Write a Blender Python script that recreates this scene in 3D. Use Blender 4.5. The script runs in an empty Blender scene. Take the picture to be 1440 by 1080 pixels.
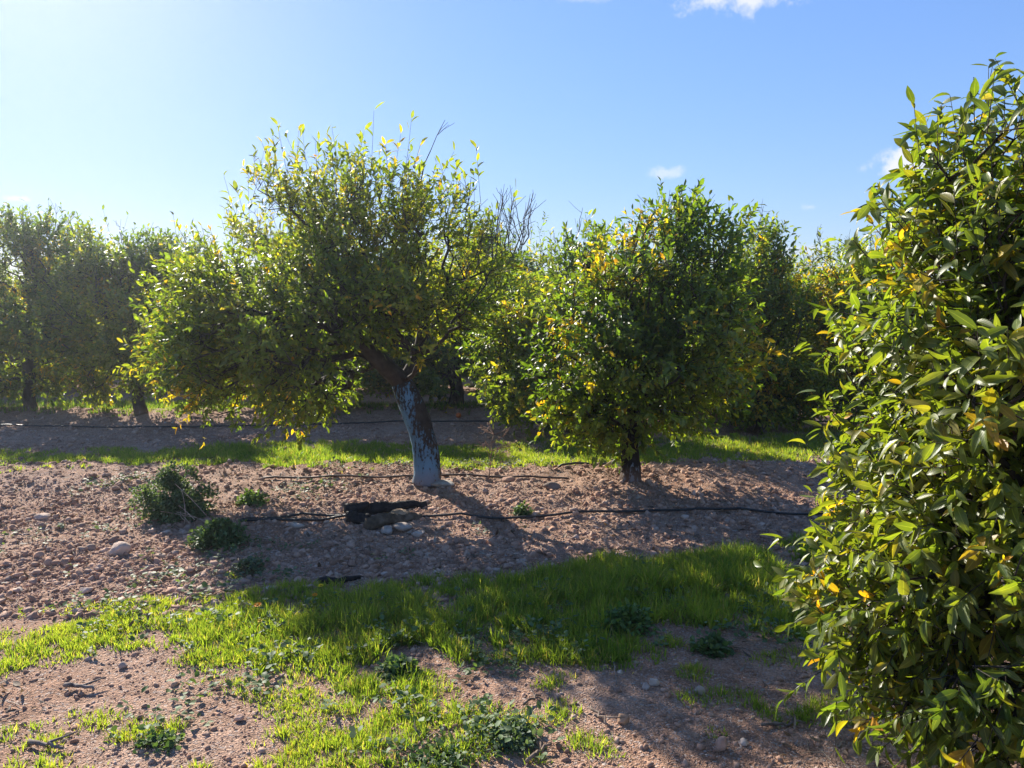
import bpy, math
import numpy as np
from mathutils import Vector

R = np.random.default_rng(11)
C = bpy.context.scene.collection
PI = math.pi
HAZE = 0.0018  # density of the haze added in place of lens glare

# ------------------------------------------------------------------ camera model
CAM = np.array([0.0, 0.0, 1.6])
F = 1082.0
PITCH = math.atan(90 / F)
cp, sp = math.cos(PITCH), math.sin(PITCH)

def ray(px, py):
    a, b = (px - 720) / F, (540 - py) / F
    return np.array([a, cp + b * sp, -sp + b * cp])

def at(px, py, Y):
    d = ray(px, py)
    return CAM + d * (Y / d[1])

def gpt(px, py):
    d = ray(px, py)
    p = CAM + d * (-CAM[2] / d[2])
    return p[0], p[1]

def proj(x, y, z=0.0):
    dy, dz = y, z - CAM[2]
    dep = dy * cp - dz * sp
    up = dy * sp + dz * cp
    return 720 + F * x / dep, 540 - F * up / dep

# ------------------------------------------------------------------ noise
def hash2(ix, iy, seed):
    h = (ix.astype(np.int64) * 374761393 + iy.astype(np.int64) * 668265263 + seed * 974634211) & 0x7fffffff
    h = ((h ^ (h >> 13)) * 1274126177) & 0x7fffffff
    return ((h ^ (h >> 16)) & 0xffff) / 65535.0

def vnoise(x, y, seed=0):
    x0, y0 = np.floor(x), np.floor(y)
    fx, fy = x - x0, y - y0
    fx, fy = fx * fx * (3 - 2 * fx), fy * fy * (3 - 2 * fy)
    a = hash2(x0, y0, seed); b = hash2(x0 + 1, y0, seed)
    c = hash2(x0, y0 + 1, seed); d = hash2(x0 + 1, y0 + 1, seed)
    return (a * (1 - fx) + b * fx) * (1 - fy) + (c * (1 - fx) + d * fx) * fy

def fbm(x, y, seed=0, o=4):
    s, a, t = 0, 0.5, 0
    for k in range(o):
        c_, s_ = math.cos(.65 + 1.3 * k), math.sin(.65 + 1.3 * k)
        s = s + a * vnoise((x * c_ - y * s_) * 2.03 ** k + 17.3 * k, (x * s_ + y * c_) * 2.03 ** k, seed + k); t += a; a *= 0.5
    return s / t

def sstep(a, b, x):
    t = np.clip((x - a) / (b - a), 0, 1)
    return t * t * (3 - 2 * t)

def tilled(x, y):
    """1 on cloddy tilled soil, 0 on the trodden wheel track near the camera"""
    return sstep(4.0, 5.2, y + 0.9 * (fbm(x * 0.8, y * 0.8, 5) - 0.5) - 0.12 * x)

def gh(x, y):
    x = np.asarray(x, float); y = np.asarray(y, float)
    h = 0.10 * np.exp(-((y - 7.7) / 0.75) ** 2) + 0.10 * np.exp(-((y - 12.9) / 0.8) ** 2)
    h = h + 0.07 * (fbm(x * 0.55, y * 0.55, 3, 3) - 0.5)
    t = tilled(x, y)
    h = h + (0.012 + 0.05 * t) * (fbm(x * 4.0, y * 4.0, 9, 3) - 0.5)
    h = h + (0.004 + 0.036 * t) * (fbm(x * 11, y * 11, 21, 2) - 0.5)
    return h * (np.hypot(x, y) < 40)

# ------------------------------------------------------------------ mesh helpers
def mesh_np(name, V, faces_idx, loop_start, smooth=True):
    me = bpy.data.meshes.new(name)
    me.vertices.add(len(V)); me.vertices.foreach_set('co', np.ascontiguousarray(V, np.float32).ravel())
    me.loops.add(len(faces_idx)); me.loops.foreach_set('vertex_index', faces_idx.astype(np.int32))
    me.polygons.add(len(loop_start)); me.polygons.foreach_set('loop_start', loop_start.astype(np.int32))
    if smooth:
        me.polygons.foreach_set('use_smooth', np.ones(len(loop_start), bool))
    me.update(calc_edges=True)
    return me

class MB:
    """collects numpy geometry for ONE mesh object"""
    def __init__(s):
        s.v, s.f, s.ls, s.col, s.uv, s.n, s.nl = [], [], [], [], [], 0, 0
    def inst(s, V, faces, col=None, uv=None):
        """V: (k, m, 3) instances of a template, faces: list of index lists of the template"""
        k, m = V.shape[:2]
        flat = np.concatenate([np.array(f) for f in faces])
        st = np.cumsum([0] + [len(f) for f in faces])[:-1]
        off = (s.n + np.arange(k) * m)[:, None]
        s.f.append((flat[None] + off).ravel())
        s.ls.append((st[None] + (s.nl + np.arange(k) * len(flat))[:, None]).ravel())
        s.v.append(V.reshape(-1, 3))
        if col is None: col = np.ones((k, 3))
        if col.ndim == 2: col = np.repeat(col[:, None, :], m, 1)
        s.col.append(col.reshape(-1, 3))
        if uv is None: uv = np.zeros((m, 2))
        s.uv.append(np.broadcast_to(uv[None], (k, m, 2)).reshape(-1, 2))
        s.n += k * m; s.nl += k * len(flat)
    def tube(s, pts, rad, sides=6, col=(1, 1, 1), bump=0.0, cap=True):
        pts = np.asarray(pts, float); n = len(pts)
        rad = np.broadcast_to(np.asarray(rad, float), (n,))
        t = np.gradient(pts, axis=0); t /= np.linalg.norm(t, axis=1, keepdims=True) + 1e-9
        u = np.cross(t[0], [0.31, 0.77, 0.55]); u /= np.linalg.norm(u) + 1e-9
        ang = np.arange(sides) * 2 * PI / sides
        V = np.zeros((n, sides, 3))
        for i in range(n):
            u = u - t[i] * np.dot(u, t[i]); u /= np.linalg.norm(u) + 1e-9
            w = np.cross(t[i], u)
            rr = rad[i] * np.ones(sides)
            if bump:
                q = pts[i][2] * 5
                rr = rr * (1 + bump * (2 * fbm(np.cos(ang) * 1.3 + 7.1, np.sin(ang) * 1.3 + q, 4, 3) - 1))
            V[i] = pts[i] + rr[:, None] * (np.cos(ang)[:, None] * u + np.sin(ang)[:, None] * w)
        faces = []
        for i in range(n - 1):
            for j in range(sides):
                j2 = (j + 1) % sides
                faces.append([i * sides + j, i * sides + j2, (i + 1) * sides + j2, (i + 1) * sides + j])
        if cap:
            faces.append(list(range(sides))[::-1]); faces.append([(n - 1) * sides + j for j in range(sides)])
        s.inst(V.reshape(1, -1, 3), faces, np.array([col], float))
    def build(s, name, mat, parent=None, smooth=True):
        me = mesh_np(name, np.concatenate(s.v), np.concatenate(s.f), np.concatenate(s.ls), smooth)
        col = np.concatenate(s.col)
        a = me.attributes.new('tint', 'FLOAT_COLOR', 'POINT')
        a.data.foreach_set('color', np.concatenate([col, np.ones((len(col), 1))], 1).astype(np.float32).ravel())
        b = me.attributes.new('blade', 'FLOAT2', 'POINT')
        b.data.foreach_set('vector', np.concatenate(s.uv).astype(np.float32).ravel())
        me.materials.append(mat)
        o = bpy.data.objects.new(name, me); C.objects.link(o)
        if parent is not None: o.parent = parent
        return o

def tag(o, label=None, cat=None, group=None, kind=None):
    if label: o['label'] = label
    if cat: o['category'] = cat
    if group: o['group'] = group
    if kind: o['kind'] = kind
    return o

def empty(name, loc, label, cat, group=None, rz=0.0):
    o = bpy.data.objects.new(name, None); C.objects.link(o)
    o.location = loc; o.rotation_euler = (0, 0, rz); o.empty_display_size = 0.2
    return tag(o, label, cat, group)

def copy_tree(root, loc, rz, sc, label, name=None):
    r = root.copy(); C.objects.link(r)
    if name: r.name = name
    r.location = loc; r.rotation_euler = (0, 0, rz); r.scale = sc
    r['label'] = label
    for ch in root.children:
        c = ch.copy(); C.objects.link(c); c.parent = r
    return r

# ------------------------------------------------------------------ materials
def new_mat(name):
    m = bpy.data.materials.new(name); m.use_nodes = True
    nt = m.node_tree; nt.nodes.clear()
    return m, nt, nt.nodes, nt.links

def nd(N, typ, **kw):
    n = N.new(typ)
    for k, v in kw.items():
        if k.startswith('i_'): n.inputs[k[2:].replace('_', ' ')].default_value = v
        else: setattr(n, k, v)
    return n

def ramp(N, stops):
    r = N.new('ShaderNodeValToRGB'); e = r.color_ramp.elements
    while len(e) < len(stops): e.new(0.5)
    for q, (p, c) in zip(e, stops):
        q.position = p; q.color = (*c, 1) if len(c) == 3 else c
    return r

def leaf_material(name, rough=0.38, trans=0.45, tmul=(2.6, 2.5, 0.7), spec=0.5, veins=False, back=(1.25, 1.25, 1.3)):
    m, nt, N, L = new_mat(name)
    a = nd(N, 'ShaderNodeAttribute', attribute_name='tint')
    geo = N.new('ShaderNodeNewGeometry')
    noise = nd(N, 'ShaderNodeTexNoise', i_Scale=22.0, i_Detail=3.0)
    tc = N.new('ShaderNodeTexCoord'); L.new(tc.outputs['Object'], noise.inputs['Vector'])
    mott = nd(N, 'ShaderNodeMix', data_type='RGBA', blend_type='MULTIPLY'); mott.inputs[0].default_value = 1
    rr = ramp(N, [(0.3, (0.72, 0.78, 0.78)), (0.55, (1.0, 1.0, 1.0)), (0.72, (1.45, 1.28, 1.05))])
    L.new(noise.outputs['Fac'], rr.inputs[0])
    L.new(a.outputs['Color'], mott.inputs[6]); L.new(rr.outputs[0], mott.inputs[7])
    col = mott.outputs[2]
    p = nd(N, 'ShaderNodeBsdfPrincipled', i_Roughness=rough); p.inputs['Specular IOR Level'].default_value = spec
    if veins:
        uv = nd(N, 'ShaderNodeAttribute', attribute_name='blade')
        sx = N.new('ShaderNodeSeparateXYZ'); L.new(uv.outputs['Vector'], sx.inputs[0])
        ab = nd(N, 'ShaderNodeMath', operation='ABSOLUTE'); L.new(sx.outputs[1], ab.inputs[0])
        mid = ramp(N, [(0.0, (1, 1, 1)), (0.05, (0.6, 0.6, 0.6)), (0.11, (0, 0, 0))]); L.new(ab.outputs[0], mid.inputs[0])
        # side veins: stripes running from the midrib to the margin
        k1 = nd(N, 'ShaderNodeMath', operation='MULTIPLY_ADD'); L.new(ab.outputs[0], k1.inputs[0]); k1.inputs[1].default_value = -0.22
        L.new(sx.outputs[0], k1.inputs[2])
        k2 = nd(N, 'ShaderNodeMath', operation='MULTIPLY'); L.new(k1.outputs[0], k2.inputs[0]); k2.inputs[1].default_value = 55
        k3 = nd(N, 'ShaderNodeMath', operation='SINE'); L.new(k2.outputs[0], k3.inputs[0])
        vmix = nd(N, 'ShaderNodeMix', data_type='RGBA', blend_type='MIX')
        L.new(mid.outputs[0], vmix.inputs[0]); L.new(col, vmix.inputs[6])
        lite = nd(N, 'ShaderNodeMix', data_type='RGBA', blend_type='ADD'); lite.inputs[0].default_value = 1
        L.new(col, lite.inputs[6]); lite.inputs[7].default_value = (0.09, 0.10, 0.025, 1)
        L.new(lite.outputs[2], vmix.inputs[7]); col = vmix.outputs[2]
        bh = nd(N, 'ShaderNodeMath', operation='MULTIPLY_ADD'); L.new(k3.outputs[0], bh.inputs[0]); bh.inputs[1].default_value = 0.25
        L.new(mid.outputs[0], bh.inputs[2])
        bp = nd(N, 'ShaderNodeBump', i_Strength=0.22, i_Distance=0.001); L.new(bh.outputs[0], bp.inputs['Height'])
        L.new(bp.outputs[0], p.inputs['Normal'])
    under = nd(N, 'ShaderNodeMix', data_type='RGBA', blend_type='MULTIPLY')
    L.new(geo.outputs['Backfacing'], under.inputs[0]); L.new(col, under.inputs[6]); under.inputs[7].default_value = (*back, 1)
    L.new(under.outputs[2], p.inputs['Base Color'])
    tcol = nd(N, 'ShaderNodeMix', data_type='RGBA', blend_type='MULTIPLY'); tcol.inputs[0].default_value = 1
    L.new(col, tcol.inputs[6]); tcol.inputs[7].default_value = (*tmul, 1)
    t = N.new('ShaderNodeBsdfTranslucent'); L.new(tcol.outputs[2], t.inputs['Color'])
    mx = N.new('ShaderNodeMixShader'); mx.inputs[0].default_value = trans
    L.new(p.outputs[0], mx.inputs[1]); L.new(t.outputs[0], mx.inputs[2])
    o = N.new('ShaderNodeOutputMaterial'); L.new(mx.outputs[0], o.inputs['Surface'])
    return m

def solid_material(name, stops, scale=8.0, rough=0.9, bump=0.5, bdist=0.02, bscale=None, tint=False, spec=0.25, detail=6.0):
    m, nt, N, L = new_mat(name)
    tc = N.new('ShaderNodeTexCoord')
    n1 = nd(N, 'ShaderNodeTexNoise', i_Scale=scale, i_Detail=detail); L.new(tc.outputs['Object'], n1.inputs['Vector'])
    r = ramp(N, stops); L.new(n1.outputs['Fac'], r.inputs[0]); col = r.outputs[0]
    if tint:
        a = nd(N, 'ShaderNodeAttribute', attribute_name='tint')
        mu = nd(N, 'ShaderNodeMix', data_type='RGBA', blend_type='MULTIPLY'); mu.inputs[0].default_value = 1
        L.new(col, mu.inputs[6]); L.new(a.outputs['Color'], mu.inputs[7]); col = mu.outputs[2]
    n2 = nd(N, 'ShaderNodeTexNoise', i_Scale=bscale or scale * 4, i_Detail=8.0); L.new(tc.outputs['Object'], n2.inputs['Vector'])
    b = nd(N, 'ShaderNodeBump', i_Strength=bump, i_Distance=bdist); L.new(n2.outputs['Fac'], b.inputs['Height'])
    p = nd(N, 'ShaderNodeBsdfPrincipled', i_Roughness=rough); p.inputs['Specular IOR Level'].default_value = spec
    L.new(col, p.inputs['Base Color']); L.new(b.outputs[0], p.inputs['Normal'])
    o = N.new('ShaderNodeOutputMaterial'); L.new(p.outputs[0], o.inputs['Surface'])
    return m

def ground_material():
    m, nt, N, L = new_mat('tilled_soil')
    tc = N.new('ShaderNodeTexCoord')
    def noise(s, d=6.0):
        n = nd(N, 'ShaderNodeTexNoise', i_Scale=s, i_Detail=d); L.new(tc.outputs['Object'], n.inputs['Vector']); return n
    big, med, fine = noise(0.9), noise(9.0, 8.0), noise(90.0, 4.0)
    r1 = ramp(N, [(0.32, (0.30, 0.166, 0.105)), (0.5, (0.38, 0.230, 0.154)), (0.68, (0.425, 0.282, 0.202))])
    L.new(big.outputs['Fac'], r1.inputs[0])
    r2 = ramp(N, [(0.3, (0.72, 0.70, 0.68)), (0.55, (1.0, 1.0, 1.0)), (0.75, (1.22, 1.2, 1.18))])
    L.new(med.outputs['Fac'], r2.inputs[0])
    r3 = ramp(N, [(0.33, (0.72, 0.72, 0.72)), (0.52, (1, 1, 1)), (0.72, (1.4, 1.4, 1.42))])
    L.new(fine.outputs['Fac'], r3.inputs[0])
    m1 = nd(N, 'ShaderNodeMix', data_type='RGBA', blend_type='MULTIPLY'); m1.inputs[0].default_value = 1
    L.new(r1.outputs[0], m1.inputs[6]); L.new(r2.outputs[0], m1.inputs[7])
    m2 = nd(N, 'ShaderNodeMix', data_type='RGBA', blend_type='MULTIPLY'); m2.inputs[0].default_value = 1
    L.new(m1.outputs[2], m2.inputs[6]); L.new(r3.outputs[0], m2.inputs[7])
    # grit: small pale stones pressed into the earth
    wn = nd(N, 'ShaderNodeTexNoise', i_Scale=25.0, i_Detail=3.0); L.new(tc.outputs['Object'], wn.inputs['Vector'])
    wv = nd(N, 'ShaderNodeVectorMath', operation='MULTIPLY_ADD'); L.new(wn.outputs['Color'], wv.inputs[0]); wv.inputs[1].default_value = (.05, .05, .05); L.new(tc.outputs['Object'], wv.inputs[2])
    vo = nd(N, 'ShaderNodeTexVoronoi', i_Scale=110.0); L.new(wv.outputs[0], vo.inputs['Vector'])
    sp_ = ramp(N, [(0.0, (0, 0, 0)), (0.86, (0, 0, 0)), (0.9, (1, 1, 1))]); 
    sx = N.new('ShaderNodeSeparateColor'); L.new(vo.outputs['Color'], sx.inputs[0]); L.new(sx.outputs[0], sp_.inputs[0])
    m3 = nd(N, 'ShaderNodeMix', data_type='RGBA'); L.new(sp_.outputs[0], m3.inputs[0])
    L.new(m2.outputs[2], m3.inputs[6]); m3.inputs[7].default_value = (0.40, 0.32, 0.27, 1)
    vd = nd(N, 'ShaderNodeMath', operation='MULTIPLY'); L.new(vo.outputs['Distance'], vd.inputs[0]); vd.inputs[1].default_value = -0.35
    ad = nd(N, 'ShaderNodeMath', operation='MULTIPLY_ADD'); L.new(med.outputs['Fac'], ad.inputs[0]); ad.inputs[1].default_value = 1.6
    L.new(vd.outputs[0], ad.inputs[2])
    ad2 = nd(N, 'ShaderNodeMath', operation='MULTIPLY_ADD'); L.new(fine.outputs['Fac'], ad2.inputs[0]); ad2.inputs[1].default_value = .7; L.new(ad.outputs[0], ad2.inputs[2]); ad = ad2
    b = nd(N, 'ShaderNodeBump', i_Strength=1.0, i_Distance=0.022); L.new(ad.outputs[0], b.inputs['Height'])
    p = nd(N, 'ShaderNodeBsdfPrincipled', i_Roughness=0.95); p.inputs['Specular IOR Level'].default_value = 0.15
    L.new(m3.outputs[2], p.inputs['Base Color']); L.new(b.outputs[0], p.inputs['Normal'])
    o = N.new('ShaderNodeOutputMaterial'); L.new(p.outputs[0], o.inputs['Surface'])
    return m

def trunk_material(name, paint=(0.30, 0.50, 0.66), top=1.0, cover=0.5, side=(-0.8, -0.6), dark=1.0):
    """dark bark with flaking pale blue lime wash on the lower part"""
    m, nt, N, L = new_mat(name)
    tc = N.new('ShaderNodeTexCoord')
    n1 = nd(N, 'ShaderNodeTexNoise', i_Scale=14.0, i_Detail=8.0); L.new(tc.outputs['Object'], n1.inputs['Vector'])
    bark = ramp(N, [(0.3, (0.018, 0.015, 0.013)), (0.6, (0.048, 0.039, 0.033)), (0.8, (0.09, 0.076, 0.064))]); L.new(n1.outputs['Fac'], bark.inputs[0])
    for e in bark.color_ramp.elements: e.color = (*[q * dark for q in e.color[:3]], 1)
    mp = N.new('ShaderNodeMapping'); mp.inputs['Scale'].default_value = (1, 1, 0.45); L.new(tc.outputs['Object'], mp.inputs[0])
    n2 = nd(N, 'ShaderNodeTexNoise', i_Scale=38.0, i_Detail=7.0, i_Roughness=0.7); L.new(mp.outputs[0], n2.inputs['Vector'])
    n3 = nd(N, 'ShaderNodeTexNoise', i_Scale=5.0, i_Detail=3.0); L.new(mp.outputs[0], n3.inputs['Vector'])
    sx = N.new('ShaderNodeSeparateXYZ'); L.new(tc.outputs['Object'], sx.inputs[0])
    gn = N.new('ShaderNodeNewGeometry')
    dt = nd(N, 'ShaderNodeVectorMath', operation='DOT_PRODUCT'); L.new(gn.outputs['Normal'], dt.inputs[0]); dt.inputs[1].default_value = (side[0], side[1], 0)
    hz = nd(N, 'ShaderNodeMapRange'); L.new(sx.outputs[2], hz.inputs[0]); hz.inputs[1].default_value = 0.12; hz.inputs[2].default_value = top
    hz.inputs[3].default_value = 0.05; hz.inputs[4].default_value = -0.12
    def add(a, b, k=1.0):
        q = nd(N, 'ShaderNodeMath', operation='MULTIPLY_ADD'); L.new(a, q.inputs[0]); q.inputs[1].default_value = k
        if isinstance(b, float): q.inputs[2].default_value = b
        else: L.new(b, q.inputs[2])
        return q.outputs[0]
    v = add(n2.outputs['Fac'], hz.outputs[0])
    v = add(n3.outputs['Fac'], v, 0.5)
    v = add(dt.outputs['Value'], v, 0.10)
    hard = nd(N, 'ShaderNodeMapRange'); L.new(sx.outputs[2], hard.inputs[0]); hard.inputs[1].default_value = top * 0.85; hard.inputs[2].default_value = top
    hard.inputs[3].default_value = 0.0; hard.inputs[4].default_value = -0.6
    v = add(hard.outputs[0], v)
    mk = ramp(N, [(0.0, (0, 0, 0)), (1 - cover, (0, 0, 0)), (1 - cover + 0.07, (1, 1, 1))]); L.new(v, mk.inputs[0])
    pc = ramp(N, [(0.3, tuple(c * 0.55 for c in paint)), (0.7, paint)]); L.new(n3.outputs['Fac'], pc.inputs[0])
    mx = nd(N, 'ShaderNodeMix', data_type='RGBA'); L.new(mk.outputs[0], mx.inputs[0]); L.new(bark.outputs[0], mx.inputs[6]); L.new(pc.outputs[0], mx.inputs[7])
    zs = add(n3.outputs['Fac'], sx.outputs[2], -0.22)          # soil splashed up the foot
    so = nd(N, 'ShaderNodeMapRange'); L.new(zs, so.inputs[0]); so.inputs[1].default_value = -0.10; so.inputs[2].default_value = 0.05; so.inputs[3].default_value = .5; so.inputs[4].default_value = 0.0
    ms = nd(N, 'ShaderNodeMix', data_type='RGBA'); L.new(so.outputs[0], ms.inputs[0]); L.new(mx.outputs[2], ms.inputs[6]); ms.inputs[7].default_value = (.26, .16, .11, 1); mx = ms
    b = nd(N, 'ShaderNodeBump', i_Strength=0.9, i_Distance=0.02); L.new(n2.outputs['Fac'], b.inputs['Height'])
    p = nd(N, 'ShaderNodeBsdfPrincipled', i_Roughness=0.9); p.inputs['Specular IOR Level'].default_value = 0.2
    L.new(mx.outputs[2], p.inputs['Base Color']); L.new(b.outputs[0], p.inputs['Normal'])
    o = N.new('ShaderNodeOutputMaterial'); L.new(p.outputs[0], o.inputs['Surface'])
    return m

M = {}
M['leaf_near'] = leaf_material('citrus_leaf_glossy', 0.42, 0.48, tmul=(3.0, 2.9, 0.7), veins=True)
M['leaf'] = leaf_material('citrus_leaf', 0.42, 0.54, tmul=(3.7, 3.5, 0.7))
M['grass'] = leaf_material('grass_blade', 0.5, 0.55, tmul=(3.0, 3.0, 0.75), spec=0.35, back=(1, 1, 1))
M['weed'] = leaf_material('weed_leaf', 0.62, 0.35, tmul=(2.0, 2.0, 0.8), spec=0.4)
M['litter'] = leaf_material('dry_leaf', 0.7, 0.15, tmul=(1.2, 1.1, 0.8), spec=0.3, back=(1.1, 1.1, 1.1))
M['bark'] = solid_material('citrus_bark', [(0.3, (0.024, 0.020, 0.017)), (0.6, (0.055, 0.046, 0.039)), (0.8, (0.10, 0.085, 0.072))], 16, 0.9, 0.7, 0.01)
M['trunk_main'] = trunk_material('limewashed_bark', (0.13, 0.27, 0.40), 1.18, 0.265)
M['trunk_dark'] = trunk_material('dark_bark_with_lime', (0.22, 0.27, 0.32), 0.36, 0.10, dark=.5)
M['trunk_far'] = trunk_material('grey_bark_with_lime', (0.16, 0.19, 0.22), 0.5, 0.0)
M['ground'] = ground_material()
M['clod'] = solid_material('earth_clod', [(0.3, (0.28, 0.158, 0.105)), (0.5, (0.38, 0.235, 0.165)), (0.72, (0.46, 0.325, 0.245))], 9, 0.95, 0.6, 0.006, 60, tint=True, spec=0.15)
M['stone'] = solid_material('pale_limestone', [(0.3, (0.26, 0.21, 0.17)), (0.5, (0.42, 0.34, 0.28)), (0.7, (0.52, 0.45, 0.39))], 14, 0.9, 0.6, 0.01, 50, tint=True)
M['char'] = solid_material('charred_wood', [(0.3, (0.008, 0.007, 0.007)), (0.7, (0.03, 0.026, 0.024))], 20, 0.75, 0.9, 0.012, 40)
M['oldwood'] = solid_material('weathered_wood', [(0.3, (0.05, 0.036, 0.024)), (0.5, (0.10, 0.07, 0.045)), (0.7, (0.16, 0.12, 0.085))], 18, 0.9, 0.9, 0.012, 45)
M['twig'] = solid_material('dry_twig', [(0.3, (0.12, 0.09, 0.07)), (0.7, (0.30, 0.25, 0.21))], 30, 0.9, 0.5, 0.003, tint=True)
M['hose'] = solid_material('black_polyethylene', [(0.4, (0.010, 0.010, 0.011)), (0.7, (0.03, 0.028, 0.026))], 9, 0.5, 0.1, 0.002, spec=0.5)
M['hose_brown'] = solid_material('dusty_brown_pipe', [(0.4, (0.05, 0.028, 0.02)), (0.7, (0.10, 0.06, 0.045))], 9, 0.6, 0.1, 0.002, spec=0.4)
M['petal'] = leaf_material('marigold_petal', 0.6, 0.4, tmul=(1.1, 1.1, 0.6), spec=0.2)
M['fruit'] = solid_material('ripe_orange_peel', [(0.3, (0.55, 0.11, 0.02)), (0.7, (0.62, 0.16, 0.02))], 20, 0.45, 0.3, 0.002, 160, spec=0.5)

# ------------------------------------------------------------------ leaves
def T_near():
    us = np.array([0, .10, .26, .46, .68, .86, 1.0]); hw = np.array([.05, .46, .88, 1.0, .80, .40, .02])
    u, v, h = [], [], []
    for a, w in zip(us, hw):
        for s in (-1, 0, 1): u.append(a); v.append(s); h.append(w)
    f = []
    for i in range(6):
        for j in range(2):
            f.append([i * 3 + j, i * 3 + j + 1, (i + 1) * 3 + j + 1, (i + 1) * 3 + j])
    return np.array(u), np.array(v, float), np.array(h), f
def T_mid():
    u = np.array([0, .32, .32, .32, .68, .68, .68, 1.0]); v = np.array([0, -1, 0, 1, -1, 0, 1, 0.0]); h = np.array([0, .9, .9, .9, .8, .8, .8, 0])
    f = [[0, 2, 1], [0, 3, 2], [1, 2, 5, 4], [2, 3, 6, 5], [4, 5, 7], [5, 6, 7]]
    return u, v, h, f
def T_far():
    u = np.array([0, .45, .45, 1.0]); v = np.array([0, -1, 1, 0.0]); h = np.array([0, 1, 1, 0.0])
    return u, v, h, [[0, 3, 1], [0, 2, 3]]
TPL = {'near': T_near(), 'mid': T_mid(), 'far': T_far()}

def unit(a):
    return a / (np.linalg.norm(a, axis=-1, keepdims=True) + 1e-9)

def add_leaves(mb, P, D, Nn, Ln, ratio, curl, fold, tpl, col, rng):
    u, v, h, f = TPL[tpl]
    D = unit(D); S = unit(np.cross(Nn, D)); Nn = np.cross(D, S)
    k = len(P)
    hw = (Ln * ratio * 0.5)[:, None] * h[None]
    al = Ln[:, None] * u[None]
    side = hw * v[None] * np.cos(fold)[:, None]
    up = hw * np.abs(v)[None] * np.sin(fold)[:, None] - curl[:, None] * Ln[:, None] * (u[None] ** 2)
    tw = rng.normal(0, 0.10, k)[:, None] * hw * v[None] * u[None] * 2   # a little twist
    wav = rng.normal(0, 0.12, (k, 1)) * hw * np.sin(u[None] * 7 + rng.uniform(0, 6, (k, 1))) * np.abs(v)[None]
    al = al - np.abs(curl)[:, None] * 0.35 * Ln[:, None] * u[None] ** 3
    V = P[:, None] + D[:, None] * al[..., None] + S[:, None] * side[..., None] + Nn[:, None] * (up + tw + wav)[..., None]
    mb.inst(V, f, col, np.stack([u, v], 1))

GREEN = np.array([[0.042, 0.078, 0.016], [0.058, 0.100, 0.020], [0.078, 0.120, 0.022], [0.100, 0.135, 0.024], [0.135, 0.155, 0.028]])
YELLOW = np.array([[0.22, 0.21, 0.02], [0.29, 0.25, 0.03], [0.30, 0.22, 0.03]])

def pick_cols(rng, n, yel, bias):
    """bias in 0..1 per leaf moves dark green -> yellow-green"""
    i = np.clip(bias * 4 + rng.normal(0, 0.55, n), 0, 3.999)
    a = i.astype(int); t = (i - a)[:, None]
    c = GREEN[a] * (1 - t) + GREEN[a + 1] * t
    y = rng.random(n) < yel
    c[y] = YELLOW[rng.integers(0, 3, y.sum())] * rng.uniform(0.6, 1.05, (y.sum(), 1))
    o = rng.random(n) < .14                      # olive and bronzed leaves
    c[o] = c[o] * np.array([1.5, 1.12, 1.1])
    return c * rng.uniform(0.8, 1.2, (n, 1))

# ------------------------------------------------------------------ trees
def lobes_sample(rng, lobes, n, surf=0.45):
    """points in a union of ellipsoid lobes, biased to the outside; lobes = (x,y,z,rx,ry,rz,weight)"""
    lb = np.array(lobes, float)
    w = lb[:, 6] * (lb[:, 3] * lb[:, 4] * lb[:, 5]) ** 0.75; w /= w.sum()
    k = rng.choice(len(lb), n, p=w)
    d = unit(rng.normal(size=(n, 3)))
    r = rng.random(n) ** surf
    wob = 1 + 0.22 * np.sin(d[:, 0] * 5 + k) * np.sin(d[:, 1] * 4 + 2 * k) + 0.16 * np.sin(d[:, 2] * 7 + k * 3)
    P = lb[k, :3] + d * lb[k, 3:6] * (r * wob)[:, None]
    return P, d, k

def grow(rng, P, trunk, limbs, rmin):
    """joins every shoot base to the trunk or limbs; returns node positions, parents, first shoot node"""
    pos = [np.array(q) for q in trunk]; par = [-1] + list(range(len(trunk) - 1)); plen = [0.0] * len(trunk)
    fixed = len(trunk)
    for lm in limbs:
        lm = [np.array(q) for q in lm]
        prev = int(np.argmin([np.linalg.norm(lm[0] - q) for q in pos]))
        for q in lm[1:]:
            pos.append(q); par.append(prev); plen.append(plen[prev] + np.linalg.norm(q - pos[prev])); prev = len(pos) - 1
    base = np.array(trunk[-1])
    order = np.argsort(np.linalg.norm(P - base, axis=1))
    cap = len(pos) + 4 * len(P) + 10
    A = np.zeros((cap, 3)); A[:len(pos)] = pos; PL = np.zeros(cap); PL[:len(pos)] = plen
    parent = par[:]; n = len(pos); tips = []
    lo = max(0, len(trunk) - 2)
    for i in order:
        p = P[i]
        c = np.linalg.norm(A[lo:n] - p, axis=1) + 0.22 * PL[lo:n]
        j = lo + int(np.argmin(c)); q = A[j]; L = np.linalg.norm(p - q)
        seg = max(1, int(L / 0.16)); seg = min(seg, 4); prev = j
        for s in range(1, seg + 1):
            t = s / seg
            m = q + (p - q) * t
            if s < seg: m = m + rng.normal(0, 0.05 * L / seg + 0.008, 3) + np.array([0, 0, -0.06 * L * math.sin(t * PI)])
            A[n] = m; PL[n] = PL[prev] + np.linalg.norm(m - A[prev]); parent.append(prev); prev = n; n += 1
        tips.append((i, prev))
    A = A[:n]; parent = np.array(parent)
    r = np.zeros(n); e = 2.35
    tipset = np.zeros(n); 
    for _, j in tips: tipset[j] += rmin ** e
    acc = tipset.copy()
    for j in range(n - 1, 0, -1):
        acc[parent[j]] += acc[j]
    # parents always precede children, so the reverse sweep above is exact
    r = np.maximum(acc, rmin ** e) ** (1 / e)
    return A, parent, r, fixed, tips

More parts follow.
